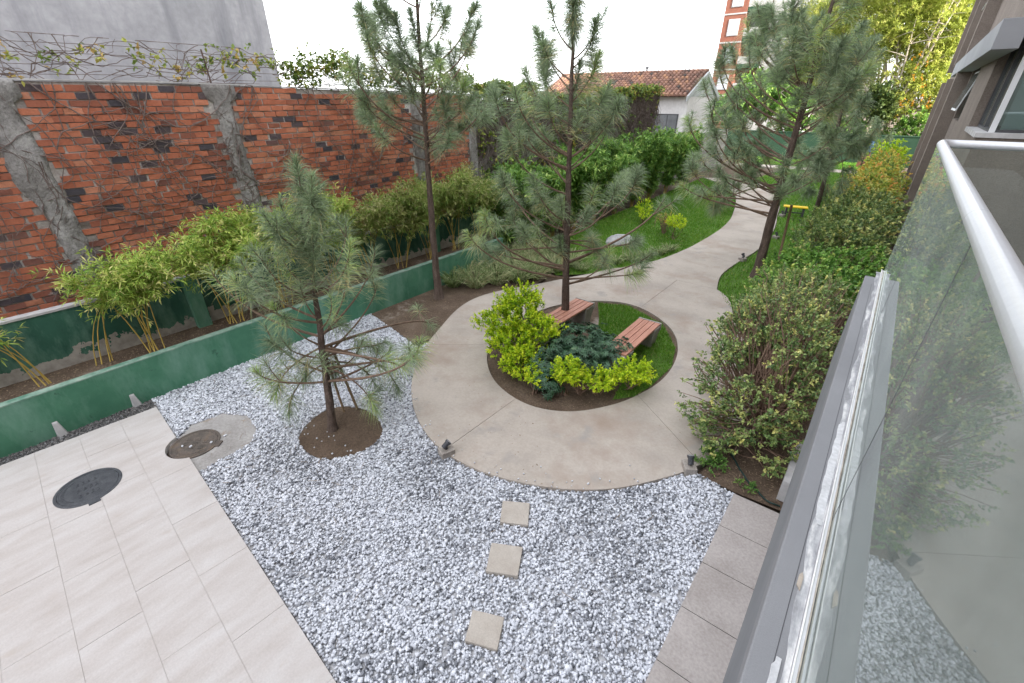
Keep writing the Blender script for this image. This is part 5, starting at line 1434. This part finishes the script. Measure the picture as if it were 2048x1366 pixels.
for gi, (ya, yb) in enumerate(((-.4, 1.5), (1.5, 3.5), (3.9, 5.6), (5.8, 9.6))):
    st = []
    for i in range(22 if gi < 2 else 18):
        y0 = rv.uniform(ya, yb); z0 = rv.choice((4.4, 4.4, 3.4, 1.6)); up = z0 < 2
        st.append(wander((WX + .03, y0, z0), (0, rv.gauss(0, .5), 1 if up else -1), rv.randint(12, 24), .12, .26, WX + .022, rv))
    for i in range(30):
        s = rv.choice(st); p = rv.choice(s)
        st.append(wander(p, (0, rv.gauss(0, 1), rv.gauss(-.2, .8)), rv.randint(4, 9), .09, .4, WX + .022, rv))
    st = [[p for p in s if p.z < 4.45 and p.z > 1.2] for s in st]; st = [s for s in st if len(s) > 3]
    creeper("dry_creeper", labs[gi], st, None, 0, 0, 0, None, .0085)
def fence_creeper(y0, y1, dens_, label, zmean=4.72, zs=.13, tint=(.5, .25)):
    st, lp = [], []
    for i in range(int((y1 - y0) * 14)):
        y = rv.uniform(y0, y1)
        st.append(wander((WX - .1, y, rv.uniform(4.45, 4.85)), (0, rv.choice((-1, 1)), rv.gauss(0, .3)), rv.randint(7, 14), .10, .35, WX - .11, rv))
    for i in range(int((y1 - y0) * dens_)):
        y = rv.uniform(y0, y1)
        lp.append((WX - .1 + rv.gauss(0, .10), y, zmean + .08 * math.sin(y * 3.3) + rv.gauss(0, zs) - max(0, y - 6) * .012))
    st = [[Vector((p.x, p.y, min(4.98, max(4.43, p.z)))) for p in s] for s in st]
    creeper("fence_creeper", label, st, lp, 6, .075, .055, "creeper_leaf", .007, tint)
fence_creeper(-.6, 3.6, 20, "sparse half-bare creeper on the wire before the grey building", 4.76, .10, (.7, .22))
fence_creeper(3.6, 5.05, 42, "yellowish creeper on the wire right of the rusty post", 4.74, .10, (.62, .22))
fence_creeper(5.05, 6.6, 190, "dense green creeper clump on the wire against the sky", 4.72, .14, (.5, .22))
fence_creeper(6.6, 10.4, 130, "leafy creeper on the wire behind the slender pine's crown", 4.64, .14, (.48, .22))
# curtain of creeper over the pale wall
def curtain(y0, y1, ztop, label, brown=240, green=420):
    st, lp = [], []
    for i in range(brown):
        y = rv.uniform(y0, y1)
        s = wander((-9.64, y, ztop + rv.uniform(-.5, .1)), (0, rv.gauss(0, .12), -1), rv.randint(8, 20), .13, .16, -9.62, rv)
        for p in s: p.x = -9.66 + abs(rv.gauss(0, .05)) + .02
        st.append([p for p in s if p.z > .6])
    st = [s for s in st if len(s) > 2]
    for i in range(green):
        y = rv.uniform(y0, y1)
        z = ztop + .12 - abs(rv.gauss(0, .22)) if rv.random() < (.72 if y0 > 17 else .45) else rv.uniform(1.6, ztop)
        lp.append((-9.68 + rv.gauss(.02, .14), y, z + .06 * math.sin(4 * y)))
    creeper("wall_creeper", label, st, lp, 8, .10, .075, "creeper_leaf", .011, (.5, .24))
curtain(10.3, 13.2, 4.45, "mixed green and bare creeper at the end of the brick wall", 260, 900)
curtain(13.2, 17.2, 4.15, "creeper with pale wall showing through, behind the pine of the round bed", 300, 1000)
curtain(17.2, 20.2, 4.40, "brown curtain of creeper stems under a yellow-green leafy top", 330, 480)
curtain(20.2, 23.0, 4.55, "brown creeper curtain on the wall end beside the tiled house", 330, 420)
curtain(23.0, 29.0, 2.35, "low creeper over the garden wall below the house windows", 120, 420)

# ------------------------------------------------------------------ tall sunlit trees beyond the end wall
def broad_tree(base, h, crown, n, label, mat="far_leaf", L=.21, W=.085, trunk_r=.22, seed=1, limbs=9, tint=(.5, .25), group="tall trees beyond the end wall", bark="pale_bark", per=14, flowers=None):
    rnd = random.Random(seed)
    root = empty("broadleaf_tree", (base[0], base[1], 0), label=label, cat="tree", group=group)
    b = np.array([base[0], base[1], 0.0])
    zlow = min(c[0][2] - c[1][2] for c in crown)
    fork = Vector((rnd.uniform(-.3, .3), rnd.uniform(-.3, .3), max(1.5, zlow + .4)))
    mb = MB().tube(bez((0, 0, -.1), (rnd.uniform(-.3, .3), 0, fork.z * .5), fork, 8), [trunk_r * (1.3 - .6 * i / 7) for i in range(8)], 9)
    mb.build("trunk", bark, root, smooth=True)
    for i in range(limbs):
        c, r = rnd.choice(crown)
        e = Vector((c[0] - base[0] + rnd.uniform(-.8, .8) * r[0], c[1] - base[1] + rnd.uniform(-.8, .8) * r[1], c[2] + rnd.uniform(-.3, .85) * r[2]))
        p = bez(fork, fork.lerp(e, .5) + Vector((rnd.uniform(-.5, .5), rnd.uniform(-.5, .5), rnd.uniform(-.2, .5))), e, 9)
        mb = MB().tube(p, [trunk_r * .5 * (1 - .85 * k / 8) for k in range(9)], 6)
        for s in range(5):
            k = rnd.randint(3, 7)
            q = p[k] + Vector((rnd.gauss(0, 1), rnd.gauss(0, 1), rnd.gauss(.4, .7))) * .9
            mb.tube(bez(p[k], p[k].lerp(q, .5) + Vector((0, 0, .15)), q, 5), [.045, .035, .025, .018, .01], 4)
        mb.build("limb", bark, root, smooth=True)
    P, d = ell_points(crown, n, .35)
    V, F, t = sprig_leaves(P, d + np.array([0, 0, .1]) + rng.normal(0, .4, P.shape), per, .55, L, W, 1.0, .2, tint, .2)
    link("crown", leaf_mesh("crown", [(V - b, F, t)]), mat, root)
    if flowers:
        C = np.array([(f[0] + rnd.gauss(0, .22), f[1] + rnd.gauss(0, .3), f[2] - rnd.random() * f[3]) for f in flowers for _ in range(7)]) - b
        V, F, t = sprig_leaves(C, np.tile([0, 0, -1.0], (len(C), 1)) + rng.normal(0, .3, C.shape), 8, .3, .13, .07, .8)
        link("blossom", leaf_mesh("blossom", [(V, F, t)]), "orange_flower", root)
    return root
broad_tree((-6.0, 49), 15, [((-5.3, 48, 7.4), (2.6, 2.6, 2.2)), ((-7.8, 48.5, 9.2), (2.6, 2.6, 2.4)), ((-4.2, 48.5, 4.6), (2.2, 2.2, 1.9)), ((-5.6, 48.5, 11.4), (3.2, 3, 2.6)), ((-7.4, 49, 5.2), (2.4, 2.4, 2.0))], 4200, "tall yellow-green tree just right of the brick tower", seed=2, limbs=16, tint=(.62, .22))
broad_tree((-1.2, 47), 15, [((-2.6, 47, 8.7), (2.4, 2.4, 2.3)), ((-.2, 47, 5.8), (2.3, 2.3, 1.9)), ((.4, 47, 8.4), (2.3, 2.4, 2.3)), ((-1.4, 46.6, 3.8), (1.7, 1.7, 1.3)), ((-1.3, 47, 11.4), (3.2, 3, 2.6)), ((1.6, 46.6, 3.9), (1.9, 1.8, 1.5))], 4600, "tall bright tree with orange flower clusters behind the end wall", seed=4, limbs=16, tint=(.58, .24),
           flowers=[(-.6, 44.6, 7.2, 2.2), (-.3, 44.7, 5.0, 1.6), (.6, 44.7, 4.2, 1.6), (1.3, 44.7, 4.0, 1.6), (-1.0, 44.7, 4.0, 1.0), (.9, 45, 3.2, 1.2)])
broad_tree((3.6, 50), 15, [((3.4, 50, 8.5), (2.8, 2.8, 2.6)), ((3.2, 50, 12), (3.4, 3.2, 3)), ((4.2, 50, 5.5), (2.6, 2.6, 2.0))], 2200, "tall bright tree partly hidden by the apartment block", seed=6, limbs=10, tint=(.5, .22))
broad_tree((-3.0, 58), 18, [((-6.5, 58, 9), (4.2, 4, 4)), ((-1.0, 58, 10), (4.4, 4, 4)), ((-4, 58, 14.5), (5, 4, 3.5)), ((2.5, 59, 7), (4, 4, 4)), ((-9.5, 58, 6), (3.2, 3, 3))], 4200, "highest broad tree standing behind the flowering one", seed=12, limbs=14, tint=(.45, .22), L=.28, W=.12)
broad_tree((-2.2, 44.5), 6, [((-2.3, 44.4, 4.2), (1.2, 1.2, 1.1)), ((-1.7, 44.3, 3.3), (.9, .9, .8))], 520, "small dark-leaved tree on a crooked pale trunk at the end wall", "dark_leaf", .2, .13, .12, 8, 6, (.5, .25))
broad_tree((-10.0, 46), 8, [((-10.4, 46, 4.4), (2.2, 2.2, 2.0)), ((-8.2, 45.5, 3.6), (1.9, 1.9, 1.8)), ((-12.5, 46, 3.4), (2.2, 2.0, 1.7))], 1400, "rounded green tree low behind the dense pine, left of the yellow one", "hedge_leaf", .24, .15, .16, 10, 8, (.6, .25))
for i, (x, lab) in enumerate(((-6.0, "green shrub over the end wall, leftmost behind the pines"), (-3.6, "green shrub over the end wall beside the crooked pale trunk"), (.6, "green shrub over the end wall under the orange flowers"), (3.0, "green shrub over the end wall beside the apartment block"))):
    shrub("wall_shrub", (x, 44.6, 0), [((x, 44.6, 2.0), (1.6, .9, 1.6)), ((x + 1.0, 44.7, 1.5), (1.4, .8, 1.3)), ((x - .9, 44.9, 1.8), (1.2, .8, 1.3))], 700, 9, .3, .22, .13, "hedge_leaf", lab, group="shrubs behind the end wall", stem_n=8, stem_r=.03, tint=(.6, .25))
# ------------------------------------------------------------------ end wall and small far things
endw = empty("end_wall", (-4, 43, 0), label="low green painted wall closing the garden at the far end", cat="wall")
bpy.context.view_layer.update()
fpart(MB().box(-14, 9, 42.9, 43.1, -.05, 1.86), "wall_face", "mural_green", endw)
fpart(MB().box(-14, 9, 42.86, 43.14, 1.861, 1.93), "coping", "mural_green", endw)
# yellow plank bench on the lawn
yb = empty("yellow_bench", (-2.55, 21.2, 0), R(12), label="small yellow plank bench with dark legs on the right lawn", cat="bench")
for i in range(3):
    MB().box(-.42, .42, -.17 + i * .118, -.06 + i * .118, .38, .42).build("plank", "yellow_paint", yb, bevel=.004)
for s in (-1, 1):
    MB().box(s * .30 - .03, s * .30 + .03, -.14, .16, 0, .379).build("leg", "dark_frame", yb)
MB().box(-.27, .27, -.02, .02, .15, .19).build("stretcher", "dark_frame", yb)
yp = empty("yellow_sign", (-3.85, 34.5, 0), R(8), label="upright yellow board on a post at the far path", cat="sign")
MB().box(-.15, .15, -.02, .02, .75, 1.5).build("board", "yellow_paint", yp, bevel=.006)
MB().tube([(0, .04, -.02), (0, .04, 1.4)], .025, 8).build("post", "dark_frame", yp)
bl = empty("blue_barrel", (-1.75, 40.5, 0), label="blue plastic barrel raised on a brick pier at the far end", cat="barrel")
MB().lathe([(.24, 1.0), (.27, 1.03), (.29, 1.2), (.27, 1.24), (.29, 1.28), (.29, 1.42), (.27, 1.46), (.28, 1.6), (.25, 1.66), (.10, 1.67)], (0, 0, 0), 20).build("drum", "blue_plastic", bl, smooth=False)
for c in range(12):
    for k in range(2):
        MB().box(-.28 + k * .285, -.005 + k * .285, -.28, .28, c * .083, c * .083 + .075).build("brick", "far_brick", bl) if c % 2 == 0 else MB().box(-.28, .28, -.28 + k * .285, -.005 + k * .285, c * .083, c * .083 + .075).build("brick", "far_brick", bl)
# dark parked trolley by the building foot
cart = empty("black_cart", (0.45, 21.6, 0), R(3), label="black cart with a red lamp parked at the building foot behind the hedge", cat="cart")
MB().box(-.42, .42, -.6, .6, .30, .78).build("body", "black_paint", cart, bevel=.03)
MB().box(-.40, .40, -.45, .55, .781, 1.02).build("cover", "black_paint", cart, bevel=.06)
MB().box(-.36, -.14, -.625, -.601, .66, .74).build("lamp", "red_lens", cart)
MB().box(.14, .36, -.625, -.601, .66, .74).build("lamp", "red_lens", cart)
MB().box(-.38, .38, -.64, -.602, .34, .40).build("bumper", "aluminium", cart)
for sx in (-1, 1):
    for sy in (-1, 1):
        mb = MB().tube([(sx * .36 - .05, sy * .4, .16), (sx * .36 + .05, sy * .4, .16)], .16, 16)
        mb.build("wheel", "dark_frame", cart)

# ------------------------------------------------------------------ garden benches
def bench(x, y, rz, label):
    b = empty("garden_bench", (x, y, 0), rz, label=label, cat="bench", group="slatted benches in the round bed")
    for i in range(4):
        x0 = -.215 + i * .109
        MB().box(x0, x0 + .100, -.74, .74, .402, .440).build("slat", "bench_wood", b, bevel=.004)
    for s in (-1, 1):
        y0, y1 = (.46, .775) if s > 0 else (-.775, -.46)
        mb = MB().add([(-.17, y0 + .03, -.02), (.17, y0 + .03, -.02), (.17, y1 - .05, -.02), (-.17, y1 - .05, -.02), (-.225, y0, .40), (.225, y0, .40), (.225, y1, .40), (-.225, y1, .40)],
                      [(0, 3, 2, 1), (4, 5, 6, 7), (0, 1, 5, 4), (1, 2, 6, 5), (2, 3, 7, 6), (3, 0, 4, 7)])
        mb.build("support", "bench_concrete", b, bevel=.006)
        if s > 0: MB().box(-.228, .228, .742, .782, .30, .445).build("end_cap", "bench_concrete", b, bevel=.004)
bench(-4.25, 6.98, R(-1), "red slatted bench behind the pine trunk, half hidden by the golden shrub")
bench(-2.75, 6.92, R(1), "red slatted bench on the grass at the right of the round bed")

# ------------------------------------------------------------------ path spotlights
def spotlight(x, y, rz, label, tilt=38):
    s = empty("path_spotlight", (x, y, 0), rz, label=label, cat="spotlight", group="small spotlights along the path")
    MB().box(-.075, .075, -.095, .095, -.03, .115).build("concrete_block", "lamp_base", s, bevel=.006)
    MB().tube([(0, 0, .113), (0, 0, .150)], .022, 12).build("bracket", "lamp_metal", s)
    c = Vector((0, 0, .185)); d = Vector((0, math.cos(R(tilt)), math.sin(R(tilt))))
    h = MB().tube([c - d * .055, c - d * .05, c + d * .03, c + d * .031, c + d * .06], [.022, .034, .036, .044, .045], 18).build("lamp_head", "lamp_metal", s, smooth=False)
    MB().tube([c + d * .0601, c + d * .0625], .038, 18).build("lens", "lamp_lens", h)
spotlight(-3.50, 2.96, R(-20), "little spotlight on a block at the left end of the path joint, gravel side")
spotlight(-0.88, 4.70, R(35), "little spotlight on a pale block at the corner of gravel, path and bush", 60)
spotlight(-2.62, 14.0, R(60), "little spotlight at the path edge before the broad pine", 50)
spotlight(-2.38, 17.2, R(70), "little spotlight at the path edge behind the broad pine's trunk", 50)
spotlight(-2.9, 20.9, R(70), "little spotlight at the path edge level with the yellow bench", 50)

# ------------------------------------------------------------------ manhole covers
def manhole(x, y, r, rz, z, mat, label, marks=True):
    m = empty("manhole_cover", (x, y, z), rz, label=label, cat="manhole cover", group="round manhole covers")
    MB().lathe([(r, -.06), (r, .006), (r - .012, .010), (r - .03, .010), (r - .034, .002)], (0, 0, 0), 48).build("frame_ring", mat, m)
    MB().lathe([(r - .036, -.02), (r - .036, .008), (r - .05, .011), (r - .052, .007)], (0, 0, 0), 48).build("lid", mat, m)
    if marks:
        mb = MB()
        for cx in (-.12, 0.0, .12):                       # three worn rows of cast lettering, too rubbed to read
            for i in range(4):
                yy = -.105 + i * .055 + random.uniform(-.004, .004)
                mb.box(cx - .035, cx + .035, yy, yy + .012, .0072, .0115)
                mb.box(cx - .035 + random.uniform(0, .02), cx - .02 + random.uniform(0, .02), yy + .013, yy + .032, .0072, .0112)
                mb.box(cx + .008, cx + .022, yy + .013, yy + .034, .0072, .0112)
        for i in range(14):
            t = R(-150 + i * 8)
            mb.box((r - .085) * math.cos(t) - .008, (r - .085) * math.cos(t) + .008, (r - .085) * math.sin(t) - .014, (r - .085) * math.sin(t) + .014, .0072, .011)
        tag(mb.build("cast_lettering", mat, m), kind="stuff")
    MB().box(r - .02, r + .045, -.055, .055, -.02, .0095).build("hinge", mat, m)
manhole(-6.45, -.19, .325, R(-2), .05, "cast_iron", "blue-grey cast iron manhole cover set in the pale patio")
manhole(-6.36, .93, .305, R(40), .012, "rusty_iron", "rusty manhole cover at the patio corner with pebbles on it")
mb = MB()
n = len(COLLAR)
cc = Vector((-6.3, 1.15))
ring_ = []
for i in range(n):
    a, b = Vector(COLLAR[i]), Vector(COLLAR[(i + 1) % n])
    for k in range(5):
        p = a.lerp(b, k / 5); p += (p - cc).normalized() * random.uniform(-.03, .03)
        ring_.append(tuple(p))
o = MB().prism(ring_, -.05, .004).build("concrete_collar", "collar_concrete")
tag(o, "rough concrete apron round the rusty manhole in the gravel", "concrete apron")
for i, (x, y, lab) in enumerate([(-6.42, .80, "white pebble on the rusty manhole lid near the patio"), (-6.33, .87, "white pebble on the rusty manhole lid, the middle one"), (-6.20, 1.08, "white pebble near the hinge side of the rusty manhole lid"), (-6.22, 1.26, "white pebble on the concrete apron past the rusty lid")]):
    me = stones_mesh("pebble", np.array([(0, 0, .012)]), np.array([.026]), np.array([.9]))
    o = link("pebble", me, "white_gravel", None, (x, y, .014 if i < 3 else .004))
    tag(o, lab, "pebble", "loose white pebbles on the manhole")
P2 = scatter([(p[0], p[1]) for p in SOIL_DISC], 60); P2 = P2[P2[:, 1] < 2.2][:16]
me = stones_mesh("strewn_pebbles", np.column_stack([P2, np.full(len(P2), .055)]), rng.uniform(.010, .02, len(P2)), rng.uniform(.7, 1, len(P2)))
tag(link("strewn_pebbles", me, "white_gravel"), "few white pebbles strewn on the soil circle of the young pine", "gravel", kind="stuff")

# hose and dry stick under the bush
pts = dens([(-.52, 5.9), (-.58, 5.45), (-.42, 5.2), (-.28, 5.02), (-.12, 4.88), (.05, 4.78), (.16, 4.80)], 5)
o = MB().tube([(p[0], p[1], .02 + .006 * math.sin(i)) for i, p in enumerate(pts)], .011, 8).build("garden_hose", "hose_rubber", smooth=True)
tag(o, "dark green garden hose on the soil under the privet bush", "hose")
o = MB().tube([(-.62, 4.80, .03), (-.54, 4.86, .035)], .008, 6).build("dry_stick", "dry_twig")
tag(o, "short pale dry stick lying at the gravel edge by the bush", "stick")
